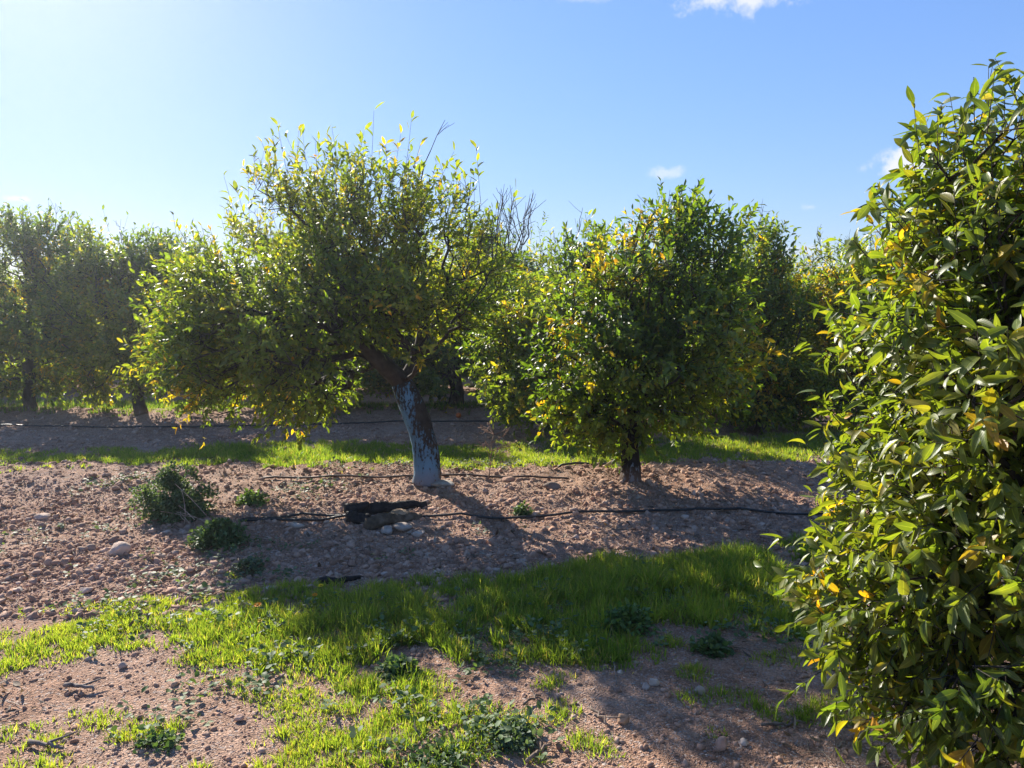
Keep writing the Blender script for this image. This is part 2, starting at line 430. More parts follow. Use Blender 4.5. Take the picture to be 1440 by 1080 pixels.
def tubes_from_graph(mb, A, parent, r, first, rmaxs):
    n = len(A); kids = [[] for _ in range(n)]
    for j in range(1, n): kids[parent[j]].append(j)
    started = []
    for j in range(n):
        ks = sorted(kids[j], key=lambda q: -r[q])
        for idx, k in enumerate(ks):
            cont = (idx == 0 and j >= first)
            if k < first: continue
            if not cont: started.append((j, k))
    for j, k in started:
        ch = [j, k]
        while True:
            ks = kids[ch[-1]]
            if not ks: break
            ch.append(max(ks, key=lambda q: r[q]))
        rr = r[ch].copy(); rr[0] = min(rr[0], rr[1] * 1.15)
        rr = np.minimum(rr, rmaxs); rr[-1] *= 0.7
        sides = 8 if rr.max() > 0.025 else (5 if rr.max() > 0.008 else 3)
        mb.tube(A[ch], rr, sides, cap=False, bump=0.0)

def make_tree(name, loc, label, seed, trunk, trunk_r, lobes, limbs=(), shoots=800, nleaf=(7, 12), leaf=(0.07, 0.105), ratio=0.42,
              tpl='mid', mat='leaf', trunk_mat='trunk_far', up=0.5, yel=0.03, bias=0.35, sprouts=(), bare=(), gap=0.36, surf=0.45,
              group=None, shoot_len=(0.12, 0.26), rmin=0.0028, yellow_spots=(), category='tree', leafrot=1.0, droop=0.25, foldm=.32, curls=.14, clump=6, cl_r=.085, tint=(1, 1, 1), iso=.24):
    rng = np.random.default_rng(seed)
    root = empty(name, loc, label, category, group)
    # trunk
    tk = np.array(trunk, float)
    tt = np.linspace(0, len(tk) - 1, len(tk) * 5)
    pts = np.stack([np.interp(tt, range(len(tk)), tk[:, a]) for a in range(3)], 1)
    for _ in range(2): pts[1:-1] = (pts[:-2] + 2 * pts[1:-1] + pts[2:]) / 4
    rad = np.interp(tt, range(len(tk)), trunk_r)
    tm = MB(); tm.tube(pts, rad, 18, bump=0.22)
    tm.build('trunk', M[trunk_mat], root)
    # shoots
    P, d, k = lobes_sample(rng, lobes, int(shoots * 1.5), surf)
    if clump > 1:                               # shoots gather into leaf clumps with gaps between
        nc = max(1, len(P) // clump)
        ci = np.concatenate([np.arange(nc), rng.integers(0, nc, len(P) - nc)])
        P = P[ci] + np.where((np.arange(len(P)) < nc)[:, None], 0, rng.normal(0, cl_r, (len(P), 3))); d = unit(d[ci] + rng.normal(0, .3, d.shape))
    g = fbm(P[:, 0] * 2.3 + 10, P[:, 2] * 2.3 + P[:, 1] * 1.7, seed, 3)
    keep = g > gap
    P, d = P[keep], d[keep]
    o_ = rng.permutation(len(P))[:shoots]; P, d = P[o_], d[o_]
    keep = P[:, 2] > 0.22
    P, d = P[keep], d[keep]
    cnt = np.array([(np.sum((P - q) ** 2, 1) < iso ** 2).sum() for q in P])
    P, d = P[cnt > 3], d[cnt > 3]                # no shoot floats off alone
    A, parent, r, first, tips = grow(rng, P, trunk, limbs, rmin)
    bm = MB()
    tubes_from_graph(bm, A, parent, r, first, trunk_r[-1] * 0.92)
    lm = MB()
    lP, lD, lN, lL, lC, lcurl = [], [], [], [], [], []
    def shoot(p, dr, L, nl, leafsz, b, yl, fol=1.0):
        dr = dr / (np.linalg.norm(dr) + 1e-9)
        t = np.linspace(0, 1, 4)[:, None]
        bend = np.array([0, 0, 1.0]) * 0.25 * L * rng.normal(0.3, 0.6)
        path = p + dr * L * t + bend * t ** 2
        bm.tube(path, np.linspace(rmin * 0.9, rmin * 0.45, 4), 3, cap=False)
        if nl <= 0: return
        s = np.sort(rng.uniform(0.02 if fol > 0.5 else 0.3, 1.0, nl)); s[-1] = 1.0
        pp = p + dr * L * s[:, None] + bend * (s ** 2)[:, None]
        a0 = rng.uniform(0, 6.28); ang = a0 + np.arange(nl) * 2.4 + rng.normal(0, 0.4, nl)
        u = np.cross(dr, [0.2, 0.5, 0.84]); u /= np.linalg.norm(u) + 1e-9; w = np.cross(dr, u)
        rad_ = np.cos(ang)[:, None] * u + np.sin(ang)[:, None] * w
        spread = np.clip(rng.normal(0.95, 0.28, nl) - 0.45 * s, 0.1, 1.5)[:, None]
        dd = dr * np.cos(spread) + rad_ * np.sin(spread)
        dd[:, 2] -= droop * rng.random(nl)
        nn = dr * np.sin(spread) - rad_ * np.cos(spread) * 0.8 + np.array([0, 0, 0.55]) + rng.normal(0, 0.25, (nl, 3)) * leafrot
        lP.append(pp); lD.append(dd); lN.append(nn)
        lL.append(rng.uniform(*leafsz, nl) * (0.75 + 0.25 * rng.random(nl)))
        yb = rng.random() < yl
        c = pick_cols(rng, nl, 0.75 if yb else 0.007, np.full(nl, b))
        lC.append(c * np.array(tint)); lcurl.append(rng.normal(0.22, curls, nl))
    cen = np.average(np.array(lobes)[:, :3], axis=0)
    zmin, zmax = P[:, 2].min(), P[:, 2].max()
    for (i, j) in tips:
        p = A[j]
        out = unit(p - (cen - np.array([0, 0, 0.25]))) * 0.75 + d[i] * 0.5
        dr = out + np.array([0, 0, up]) * (0.2 + (p[2] - zmin) / (zmax - zmin)) + rng.normal(0, 0.38, 3)
        bb = bias + 0.6 * (fbm(np.array(p[0] * 1.6), np.array(p[2] * 1.6 + p[1]), seed + 3, 2) - 0.5) * 2  # leaf tone varies by patch; the wide swing also paints in sunlit patches
        yl = yel
        for (ys, rr_) in yellow_spots:
            if np.linalg.norm(p - np.array(ys)) < rr_: yl = 0.75
        shoot(p, dr, rng.uniform(*shoot_len), int(rng.integers(*nleaf)), leaf, bb, yl)
    for (p, dr, L, nl, sz) in sprouts:       # long upright water shoots with big leaves
        shoot(np.array(p, float), np.array(dr, float), L, nl, sz, bias + 0.15, 0.04)
    for (p, dr, L) in bare:                  # dead leafless twigs
        p = np.array(p, float); dr = np.array(dr, float)
        path = [p + dr * L * t + rng.normal(0, 0.012, 3) for t in np.linspace(0, 1, 6)]
        bm.tube(path, np.linspace(0.006, 0.0022, 6), 4, cap=False)
        for _ in range(5):
            q = path[rng.integers(1, 5)]
            e = unit(dr + rng.normal(0, 0.5, 3)) * rng.uniform(0.1, 0.25)
            bm.tube([q, q + e * 0.5 + rng.normal(0, 0.01, 3), q + e], [0.003, 0.0024, 0.0018], 3, cap=False)
    bm.build('branches', M['bark'], root)
    lP, lD, lN, lL, lC, lcurl = map(np.concatenate, (lP, lD, lN, lL, lC, lcurl))
    fold = np.abs(rng.normal(foldm, 0.18, len(lP)))
    add_leaves(lm, lP, lD, lN, lL, rng.normal(ratio, 0.04, len(lP)), lcurl, fold, tpl, lC, rng)
    lm.build('crown', M[mat], root)
    return root

def zg(x, y): return float(gh(np.array(x), np.array(y)))

# --- the whitewashed leaning tree in the middle
Y1 = 7.2
gx, gy = gpt(598, 690)
B = np.array([gx, Y1, zg(gx, Y1) - 0.02])
def L1(px, py, dy=0.0): return at(px, py, Y1 + dy) - B
def lobe(px, py, dy, rx, ry, rz, w=1.0, fn=L1):
    c = fn(px, py, dy); return (c[0], c[1], c[2], rx, ry, rz, w)
trunk = [(0, 0, 0), L1(600, 660), L1(597, 625), L1(588, 590), L1(574, 556), L1(566, 538)]
trunk_r = [0.136, 0.128, 0.122, 0.112, 0.116, 0.10]
main_lobes = [
    lobe(315, 455, -0.3, .58, .75, .58), lobe(280, 435, 0.2, .36, .5, .42), lobe(340, 415, 0.3, .55, .7, .5), lobe(390, 470, -0.5, .66, .7, .56),
    lobe(300, 535, -0.2, .40, .55, .24), lobe(395, 548, -0.2, .48, .6, .22), lobe(445, 540, -0.1, .32, .5, .20), lobe(255, 500, 0, .26, .4, .26),
    lobe(470, 400, -0.2, .72, .8, .62, .9), lobe(440, 320, 0.1, .50, .65, .44, .75), lobe(400, 290, -0.1, .30, .45, .30, .8), lobe(505, 290, 0.2, .46, .6, .38, .65),
    lobe(570, 325, -0.1, .55, .7, .48, .65), lobe(560, 405, -0.3, .62, .75, .5, .9), lobe(620, 425, 0.2, .5, .7, .42, .7), lobe(635, 330, 0.2, .32, .45, .32, .32),
    lobe(695, 345, 0.0, .28, .4, .34, .10), lobe(510, 430, -0.4, .58, .6, .26), lobe(650, 405, -0.2, .4, .5, .3, .5)]
limbs = [[L1(566, 538), L1(535, 508, -.15), L1(505, 478, -.3), L1(440, 450, -.4), L1(360, 445, -.35), L1(290, 450, -.2)],
         [L1(566, 538), L1(587, 500, .1), L1(595, 455, .15), L1(598, 400, .1), L1(585, 340, 0), L1(570, 285, 0)],
         [L1(505, 478, -.3), L1(485, 420, -.2), L1(468, 350, 0), L1(440, 290, .1)],
         [L1(535, 508, -.15), L1(520, 440, .25), L1(515, 360, .3), L1(505, 280, .25)],
         [L1(595, 455, .15), L1(630, 405, .1), L1(680, 382, .1), L1(715, 370, .05), L1(732, 345, .05)],
         [L1(440, 450, -.4), L1(400, 490, -.4), L1(360, 530, -.3)], [L1(360, 445, -.35), L1(340, 390, .1), L1(335, 340, .2)]]
sprouts = []
rs = np.random.default_rng(5)
for (px, py, n) in [(335, 330, 4), (350, 300, 4), (300, 350, 3), (375, 250, 4), (395, 240, 4), (545, 250, 4), (480, 215, 4), (590, 255, 3), (260, 365, 3), (490, 230, 3), (420, 235, 3), (455, 230, 3), (520, 235, 3), (560, 245, 3), (610, 265, 3),
                    (650, 260, 3), (680, 270, 2), (380, 250, 3), (235, 365, 2), (200, 465, 2), (720, 300, 1)]:
    for q in range(n):
        p = L1(px + rs.normal(0, 10), py + rs.uniform(5, 40), rs.normal(0, 0.2))
        sprouts.append((p, (rs.normal(0, .22), rs.normal(0, .2), 1), rs.uniform(.22, .42), int(rs.integers(7, 11)), (.10, .145)))
bare = []
for (px, py) in [(690, 375), (705, 372), (720, 365), (732, 345), (735, 350), (668, 385), (715, 372), (640, 400), (700, 370), (726, 355), (650, 330), (580, 270), (675, 378), (685, 365), (710, 360), (728, 350), (738, 345), (660, 350), (695, 340), (720, 335)]:
    bare.append((L1(px, py, rs.normal(0, .1)), (rs.normal(.1, .22), rs.normal(0, .2), 1.0), rs.uniform(.35, .62)))
make_tree('citrus_tree', B, 'large leaning citrus tree with pale blue lime wash flaking off its curved trunk', 101, trunk, trunk_r, main_lobes, limbs,
          shoots=3800, nleaf=(7, 12), leaf=(.056, .102), ratio=.36, clump=8, cl_r=.08, tint=(1.04, 1.0, .95), trunk_mat='trunk_main', up=.5, yel=.04, bias=.66, sprouts=sprouts, bare=bare, gap=.36,
          yellow_spots=[(L1(390, 240), .22), (L1(225, 470), .3), (L1(270, 560), .3), (L1(380, 580), .3), (L1(360, 280), .2)], group='citrus trees of the orchard')

# --- the darker tree beside it
gx, gy = gpt(886, 690)
B = np.array([gx, Y1, zg(gx, Y1) - 0.02])
trunk = [(0, 0, 0), L1(887, 665), L1(885, 640), L1(884, 600), L1(890, 560)]
trunk_r = [0.108, 0.094, 0.088, 0.08, 0.07]
dark_lobes = [lobe(885, 520, -.1, .75, .8, .55), lobe(825, 530, -.2, .42, .6, .42), lobe(960, 500, 0, .55, .7, .6), lobe(900, 430, -.1, .65, .75, .6), lobe(960, 400, 0, .5, .6, .6),
              lobe(955, 330, 0, .34, .4, .34), lobe(1008, 340, 0, .18, .3, .34, .8), lobe(915, 345, 0, .22, .3, .2, .8), lobe(870, 580, -.1, .5, .55, .22), lobe(800, 575, -.1, .24, .4, .25, .8),
              lobe(1000, 470, .2, .4, .5, .5), lobe(875, 606, -.15, .34, .4, .13, .9), lobe(830, 595, -.1, .25, .3, .14, .9), lobe(1005, 420, .1, .26, .4, .40), lobe(850, 440, .1, .4, .5, .45), lobe(940, 575, 0, .4, .5, .25)]
sprouts, bare = [], []
for (px, py, n) in [(930, 330, 3), (960, 310, 4), (990, 305, 3), (1015, 320, 3), (905, 340, 2), (1030, 360, 2), (775, 590, 1)]:
    for q in range(n):
        sprouts.append((L1(px + rs.normal(0, 8), py + rs.uniform(0, 30), rs.normal(0, .12)), (rs.normal(0, .25), rs.normal(0, .2), 1), rs.uniform(.16, .3), int(rs.integers(6, 10)), (.08, .11)))
for (px, py) in [(965, 320), (970, 330), (935, 325), (960, 315), (925, 330), (1000, 320)]:
    bare.append((L1(px, py, rs.normal(0, .1)), (rs.normal(0, .25), rs.normal(0, .2), 1.0), rs.uniform(.2, .36)))
make_tree('citrus_tree', B, 'dense dark green citrus tree with a short blackish trunk right of the whitewashed tree', 102, trunk, trunk_r, dark_lobes, [],
          shoots=2600, nleaf=(6, 11), leaf=(.066, .11), ratio=.43, trunk_mat='trunk_dark', up=.35, yel=.035, bias=.42, clump=8, cl_r=.08, sprouts=sprouts, bare=bare, gap=.33, rmin=.0026,
          yellow_spots=[(L1(835, 480), .28), (L1(900, 350), .3), (L1(855, 390), .25), (L1(1035, 500), .25), (L1(770, 590), .2)], group='citrus trees of the orchard')

# --- the big leafy tree at the right edge, close to the camera
BX, BY = 1.98, 2.75
B = np.array([BX, BY, zg(BX, BY) - .02])
def L0(px, py, dy): return at(px, py, BY + dy) - B
def lobe0(px, py, dy, rx, ry, rz, w=1.0): return lobe(px + (25 if px >= 1450 else 75 if py < 340 else 52 if py < 660 else 28), py, dy, rx, ry, rz, w, L0)
trunk = [(0, 0, 0), (.02, 0, .2), (-.02, .02, .42), (0, .02, .6)]
near_lobes = [lobe0(1270, 985, -.3, .2, .25, .14), lobe0(1340, 1010, -.5, .24, .25, .12), lobe0(1230, 890, -.2, .16, .25, .14), lobe0(1400, 560, -.45, .42, .45, .48), lobe0(1330, 620, -.2, .38, .5, .42), lobe0(1290, 470, 0, .28, .45, .42), lobe0(1350, 390, -.1, .30, .45, .30),
              lobe0(1420, 400, -.4, .45, .5, .5), lobe0(1400, 320, -.1, .25, .42, .24), lobe0(1262, 265, 0, .08, .16, .17, 3.0), lobe0(1500, 315, -.1, .32, .45, .34), lobe0(1500, 400, 0, .6, .8, .7),
              lobe0(1540, 600, 0, .75, .9, .8), lobe0(1270, 740, -.1, .34, .45, .34), lobe0(1180, 840, -.1, .24, .30, .18), lobe0(1380, 800, -.4, .38, .4, .34), lobe0(1300, 900, -.35, .25, .3, .16),
              lobe0(1430, 960, -.55, .34, .3, .22), lobe0(1600, 850, -.2, .7, .8, .4), lobe0(1720, 500, 0, .7, .8, .8), lobe0(1660, 300, 0, .5, .6, .42), lobe0(1250, 620, 0, .24, .35, .3)]
sprouts = []
for (px, py, n) in [(1330, 195, 3), (1342, 190, 2), (1475, 205, 2), (1260, 310, 2), (1210, 350, 3), (1290, 270, 3), (1200, 500, 2), (1180, 640, 2), (1390, 210, 3), (1160, 800, 3), (1120, 840, 2)]:
    for q in range(n):
        left = -0.9 if py > 300 else -0.1
        sprouts.append((L0(px + rs.normal(8, 8), py + rs.uniform(0, 25), rs.normal(-.05, .12)), (left + rs.normal(0, .25), rs.normal(-.1, .3), .8), rs.uniform(.08, .16), int(rs.integers(6, 10)), (.065, .10)))
make_tree('citrus_tree', B, 'large leaved citrus tree close by at the right edge, each glossy leaf distinct', 103, trunk, [.085, .072, .068, .07], near_lobes, [],
          shoots=5400, nleaf=(6, 12), leaf=(.036, .102), ratio=.36, tpl='near', mat='leaf_near', trunk_mat='trunk_far', up=.35, yel=.05, bias=.52, clump=4, cl_r=.06, sprouts=sprouts, gap=.30, surf=.42, foldm=.42, curls=.24,
          rmin=.0024, shoot_len=(.10, .20), group='citrus trees of the orchard', droop=1.1, iso=.12, leafrot=1.5, tint=(1.1, 1.0, .95),
          yellow_spots=[(L0(1335, 150, 0), .1), (L0(1225, 370, 0), .15), (L0(1130, 830, -.1), .12), (L0(1420, 260, -.2), .12)])

# --- the rows behind: four models, copied
def round_tree(seed, W=1.25, H=3.1, low=.45, spires=4, label='', shoots=1300, tpl='far', up=.45, yel=.03, bias=.3, name='citrus_tree', trunk_mat='trunk_far', leaf=(.085, .13)):
    r = np.random.default_rng(seed)
    lobes = [(0, 0, (H + low) / 2 - .28, W * .82, W * .82, (H - low) * .36, 1)]
    for k in range(7):
        a = k * 2.4 + r.uniform(0, 1); q = W * r.uniform(.45, .62)
        lobes.append((q * math.cos(a), q * math.sin(a), r.uniform(low + .35, H - 1.15), W * r.uniform(.38, .52), W * r.uniform(.38, .52), r.uniform(.45, .65), 1.1))
    for k in range(spires):
        a = k * 2.2 + r.uniform(0, 1.2); q = W * r.uniform(.12, .52); hh = r.uniform(.0, .5)
        lobes.append((q * math.cos(a), q * math.sin(a), H - .35 - hh, r.uniform(.16, .26), r.uniform(.16, .26), r.uniform(.34, .5), 1.3))
    for k in range(6):
        a = k * 1.05 + r.uniform(0, .6); q = W * .72
        lobes.append((q * math.cos(a), q * math.sin(a), low + .22, .34, .34, .26, .8))
    spr = [((r.normal(0, W * .4), r.normal(0, W * .4), H - r.uniform(.15, .6)), (r.normal(0, .25), r.normal(0, .25), 1), r.uniform(.25, .5), int(r.integers(7, 11)), (.08, .12)) for _ in range(14)]
    bar = [((r.normal(0, W * .3), r.normal(0, W * .3), H - .35), (r.normal(0, .25), r.normal(0, .25), 1), r.uniform(.3, .5)) for _ in range(4)]
    tk = [(0, 0, 0), (.02, 0, .3), (-.03, .02, .65), (.02, 0, .95)]
    return make_tree(name, (0, 0, 0), label, seed, tk, [.115, .095, .088, .08], lobes, [], shoots=shoots, nleaf=(7, 12), leaf=leaf, ratio=.44, tpl=tpl, trunk_mat=trunk_mat,
                     up=up, yel=yel, bias=bias, sprouts=spr, bare=bar, gap=.34, group='citrus trees of the orchard', rmin=.003,
                     yellow_spots=[((W * .5 * math.cos(a), W * .5 * math.sin(a), H - zz), .32) for a, zz in ((seed * 1.0, .5), (seed * 1.0 + 2.2, .9), (seed + 4.1, 1.5))])

protoA = round_tree(201, 1.35, 3.15, .5, shoots=3000, bias=.28)
protoB = round_tree(202, 1.30, 3.0, .35, shoots=3000, bias=.5, yel=.07)
protoC = round_tree(203, 1.2, 3.3, .45, shoots=3000, bias=.35, yel=.05)
protoD = round_tree(204, 1.35, 2.9, .3, shoots=3000, bias=.85, yel=.10)  # leaf colour pushed yellow to imitate backlit foliage
used = {}
def place(proto, px, Y, rz, s, sz, label):
    x = (px - 720) / F * Y * 1.0
    loc = (x, Y, zg(x, Y) - .02)
    if proto.name in used:
        return copy_tree(proto, loc, rz, (s, s, sz), label)
    used[proto.name] = 1
    proto.location = loc; proto.rotation_euler = (0, 0, rz); proto.scale = (s, s, sz); proto['label'] = label
    return proto
def row_tree(px0, Y, trunk_px, spec, label, seed, shoots=2000, bias=.4, yel=.04, spots=(), leaf=(.075, .12), tr=.11):
    x = (px0 - 720) / F * Y
    b = np.array([x, Y, zg(x, Y) - .02])
    f = lambda px, py, dy: at(px, py, Y + dy) - b
    lobes = [lobe(p[0], p[1], r2.uniform(-.35, .25), p[2], p[2] * 1.25, p[3], p[4] if len(p) > 4 else 1.0, f) for p in spec]
    tk = [(0, 0, 0)] + [f(a, c, 0) for a, c in trunk_px]
    tops = sorted(spec, key=lambda p: p[1] - p[3] * F / Y)[:5]
    spr, bar = [], []
    for p in tops:
        for q in range(3):
            e = f(p[0] + r2.normal(0, p[2] * 40), p[1] - p[3] * .7 * F / Y, r2.normal(0, .15))
            spr.append((e, (r2.normal(0, .25), r2.normal(0, .2), 1), r2.uniform(.18, .36), int(r2.integers(6, 10)), (.10, .14)))
        e = f(p[0] + r2.normal(0, 8), p[1] - p[3] * .6 * F / Y, r2.normal(0, .1)); bar.append((e, (r2.normal(0, .3), r2.normal(0, .2), 1), r2.uniform(.3, .5)))
    return make_tree('citrus_tree', b, label, seed, tk, [tr, tr * .85, tr * .8, tr * .75], lobes, [], shoots=shoots, nleaf=(7, 12), leaf=leaf, ratio=.43, tpl='mid', up=.4, yel=yel, bias=bias,
                     sprouts=spr, bare=bar, gap=.36, group='citrus trees of the orchard', rmin=.003, clump=9, cl_r=.10, yellow_spots=[(f(a, c, -.2), q) for a, c, q in spots])
r2 = np.random.default_rng(15)
Y2 = 12.5
row_tree(196, Y2, [(194, 565), (193, 540), (192, 505)], [(165, 362, .26, .40, 1.6), (122, 362, .26, .42, 1.6), (205, 372, .30, .40, 1.4), (240, 378, .30, .36, 1.3), (145, 398, .5, .5, 1.2), (195, 415, .55, .5), (235, 405, .4, .45), (120, 450, .5, .55), (180, 480, .6, .45), (240, 470, .5, .5),
          (115, 510, .4, .3), (85, 440, .3, .5, .8), (215, 520, .4, .22), (135, 535, .3, .2, .7)], 'dark citrus tree with a straight bare trunk left of the whitewashed tree', 211, 3000, .55, .06, [(150, 420, .3), (110, 520, .3), (220, 430, .3)])  # raised yellow-green tone imitates sunlit patches on this crown
row_tree(40, Y2 + .4, [(40, 560), (42, 535), (38, 505)], [(18, 340, .32, .40, 1.6), (60, 348, .28, .40, 1.5), (-30, 345, .4, .45, 1.3), (92, 358, .26, .36, 1.4), (30, 390, .6, .5, 1.2), (-40, 430, .7, .6), (60, 460, .55, .5), (10, 480, .6, .5), (-60, 500, .5, .4), (60, 525, .35, .22), (85, 420, .3, .4), (0, 535, .4, .2), (40, 535, .5, .24), (-30, 530, .5, .24)],
         'tall citrus tree at the left edge of the photo, beside the dark straight trunked tree', 212, 3000, .5, .05, [(70, 510, .35), (20, 430, .3), (60, 370, .25)])  # same yellow-green lift, painting lit patches into the leaves
place(protoD, 425, Y2 + .9, 2.6, 1.3, 1.18, 'citrus tree tinted yellower to look backlit, whose low skirt shows behind the whitewashed tree, left of its trunk')
place(protoB, 640, Y2 + 1.0, 0.2, 1.25, 1.07, 'citrus tree with greyish trunk right of the blue washed trunk, above a fallen orange')
row_tree(795, 10.6, [(797, 600), (795, 570), (800, 535)], [(822, 360, .26, .40, 1.2), (845, 372, .16, .34, 1.1), (790, 385, .30, .36), (762, 395, .22, .34), (735, 420, .30, .36), (815, 430, .5, .5), (755, 460, .55, .5), (840, 480, .5, .5), (710, 470, .35, .45), (790, 530, .6, .4), (725, 540, .45, .35), (850, 560, .4, .3), (760, 580, .4, .16)],
         'dark green citrus tree directly left of the blackish trunked tree, one row back', 213, 2500, .52, .05, [(860, 385, .35), (845, 370, .25), (720, 450, .25), (770, 520, .3)])
row_tree(1072, 10.9, [(1072, 600), (1070, 570), (1074, 535)], [(1080, 355, .17, .42, 1.4), (1060, 385, .20, .40, 1.1), (1100, 395, .20, .36, 1.1), (1040, 420, .30, .42), (1075, 440, .42, .45), (1105, 450, .34, .45), (1060, 510, .55, .5), (1100, 530, .45, .4), (1030, 540, .4, .36), (1065, 580, .45, .2), (1105, 585, .36, .18), (1000, 480, .3, .5)],
         'tall pointed citrus tree behind the right shoulder of the blackish trunked tree', 214, 2300, .62, .07, [(1110, 400, .25), (1045, 500, .4), (1070, 540, .35), (1130, 370, .2)])
row_tree(1190, 11.2, [(1190, 590), (1188, 565), (1192, 530)], [(1165, 385, .17, .34, 1.4), (1195, 395, .24, .36), (1225, 390, .3, .4), (1150, 425, .22, .36), (1185, 450, .45, .45), (1140, 480, .3, .4), (1230, 480, .5, .5), (1175, 530, .5, .4), (1140, 550, .35, .3), (1220, 560, .45, .3)],
         'yellow green citrus tree next to the near leafy tree at the right edge', 215, 2100, .66, .07, [(1155, 430, .35), (1180, 400, .3), (1135, 560, .35), (1200, 500, .35)])
place(protoD, 935, Y2 + .5, 1.2, 1.05, .86, 'citrus tree mostly hidden behind the blackish trunked tree, seen through its gaps')
# third row and beyond
k = 0
rr = np.random.default_rng(77)
prs = [protoA, protoB, protoC, protoD]
far_label = {3: 'distant citrus tree glimpsed between the trunks of the second row of the orchard', 4: 'farthest citrus tree glimpsed in gaps deep in the orchard'}
for row, Y, xs in [(3, 17.8, [-20, 95, 255, 330, 500, 590, 700, 860, 985, 1110, 1230]), (4, 23.0, [-30, 60, 150, 250, 350, 450, 555, 655, 750, 850, 950, 1050, 1150])]:
    for px in xs:
        o = place(prs[k % 4], px + rr.normal(0, 8), Y + rr.normal(0, .25), rr.uniform(0, 6), rr.uniform(1.15, 1.3), rr.uniform(1.0, 1.1), far_label[row])
        k += 1

# ------------------------------------------------------------------ ground
def axis(fine, lo, hi, far):
    a = [lo]; s = fine
    return a
ys = [1.4]
while ys[-1] < 20: ys.append(ys[-1] + max(0.010, 0.0055 * ys[-1]))
st = 0.15
while ys[-1] < 280: ys.append(ys[-1] + st); st *= 1.25
lowy = [1.4]; st = 0.05
while lowy[-1] > -60: lowy.append(lowy[-1] - st); st *= 1.3
ys = np.array(lowy[::-1][:-1] + ys)
xs = [0.0]; 
while xs[-1] < 9: xs.append(xs[-1] + (0.018 if xs[-1] < 3.2 else 0.035))
st = 0.08
while xs[-1] < 280: xs.append(xs[-1] + st); st *= 1.25
xs = np.array([-q for q in xs[:0:-1]] + xs)
XX, YY = np.meshgrid(xs, ys)
ZZ = gh(XX, YY)
V = np.stack([XX, YY, ZZ], -1).reshape(-1, 3)
nx, ny = len(xs), len(ys)
i0 = (np.arange(ny - 1)[:, None] * nx + np.arange(nx - 1)[None]).ravel()
fc = np.stack([i0, i0 + 1, i0 + nx + 1, i0 + nx], 1)
me = mesh_np('ground', V, fc.ravel(), np.arange(len(fc)) * 4)
me.materials.append(M['ground'])
go = bpy.data.objects.new('ground', me); C.objects.link(go); tag(go, 'reddish stony orchard soil, tilled into clods between the tree rows', 'soil', kind='structure')

# ------------------------------------------------------------------ clods and gravel (uncountable)
def ico(sub):
    import bmesh
    bm = bmesh.new(); bmesh.ops.create_icosphere(bm, subdivisions=sub, radius=1)
    v = np.array([q.co[:] for q in bm.verts]); f = [[w.index for w in q.verts] for q in bm.faces]; bm.free()
    return v, f
ICO1, ICO2, ICO3 = ico(1), ico(2), ico(3)

def frustum(n, rng, y0, y1, power=1.0):
    y = y0 + (y1 - y0) * rng.random(n) ** power
    x = (rng.random(n) * 2 - 1) * (y * .72 + .5)
    return x, y

def rot_rand(rng, n):
    q = unit(rng.normal(size=(n, 4)))
    w, x, y, z = q.T
    return np.stack([np.stack([1 - 2 * (y * y + z * z), 2 * (x * y - z * w), 2 * (x * z + y * w)], -1),
                     np.stack([2 * (x * y + z * w), 1 - 2 * (x * x + z * z), 2 * (y * z - x * w)], -1),
                     np.stack([2 * (x * z - y * w), 2 * (y * z + x * w), 1 - 2 * (x * x + y * y)], -1)], 1)

def scatter_lumps(mb, rng, x, y, s, tpl, col, sink=.35):
    v, f = tpl; n = len(x)
    V = v[None] * (1 + rng.normal(0, .20, (n, len(v), 1)) + .35 * (np.sign(np.einsum('vj,nj->nv', v, rng.normal(size=(n, 3)))) * .5 * rng.random((n, 1)))[..., None])
    V = V * np.stack([rng.uniform(.8, 1.35, n), rng.uniform(.7, 1.1, n), rng.uniform(.55, .9, n)], -1)[:, None]
    V = np.einsum('nij,nkj->nki', rot_rand(rng, n), V) * s[:, None, None]
    V[..., 2] *= .8
    V = V + np.stack([x, y, gh(x, y) + s * (.5 - sink)], -1)[:, None]
    mb.inst(V, f, col)

rng = np.random.default_rng(31)
mb = MB()
def lump_cols(n):
    c = np.ones((n, 3)) * rng.uniform(.75, 1.2, (n, 1))
    g = rng.random(n) < .12
    c[g] *= np.array([1.0, 1.12, 1.22]) * 1.05
    return c
x, y = frustum(240000, rng, 4.0, 13, 1.7)
keep = rng.random(len(x)) < tilled(x, y) * (.35 + .65 * sstep(.35, .6, fbm(x * 1.5, y * 1.5, 40)))
x, y = x[keep], y[keep]
s = .0042 + .0048 * rng.pareto(2.4, len(x)); s = np.minimum(s, .030)
big = s > .018
scatter_lumps(mb, rng, x[big], y[big], s[big], ICO2, lump_cols(big.sum()))
scatter_lumps(mb, rng, x[~big], y[~big], s[~big], ICO1, lump_cols((~big).sum()))
x, y = frustum(60000, rng, 2.0, 5.4, 1.2)
s = .0020 + .0020 * rng.pareto(2.1, len(x)); s = np.minimum(s, .016)
scatter_lumps(mb, rng, x, y, s, ICO1, lump_cols(len(x)))
o = mb.build('soil_clods', M['clod']); tag(o, 'countless reddish earth clods and small stones strewn over the tilled soil', 'clods', kind='stuff')

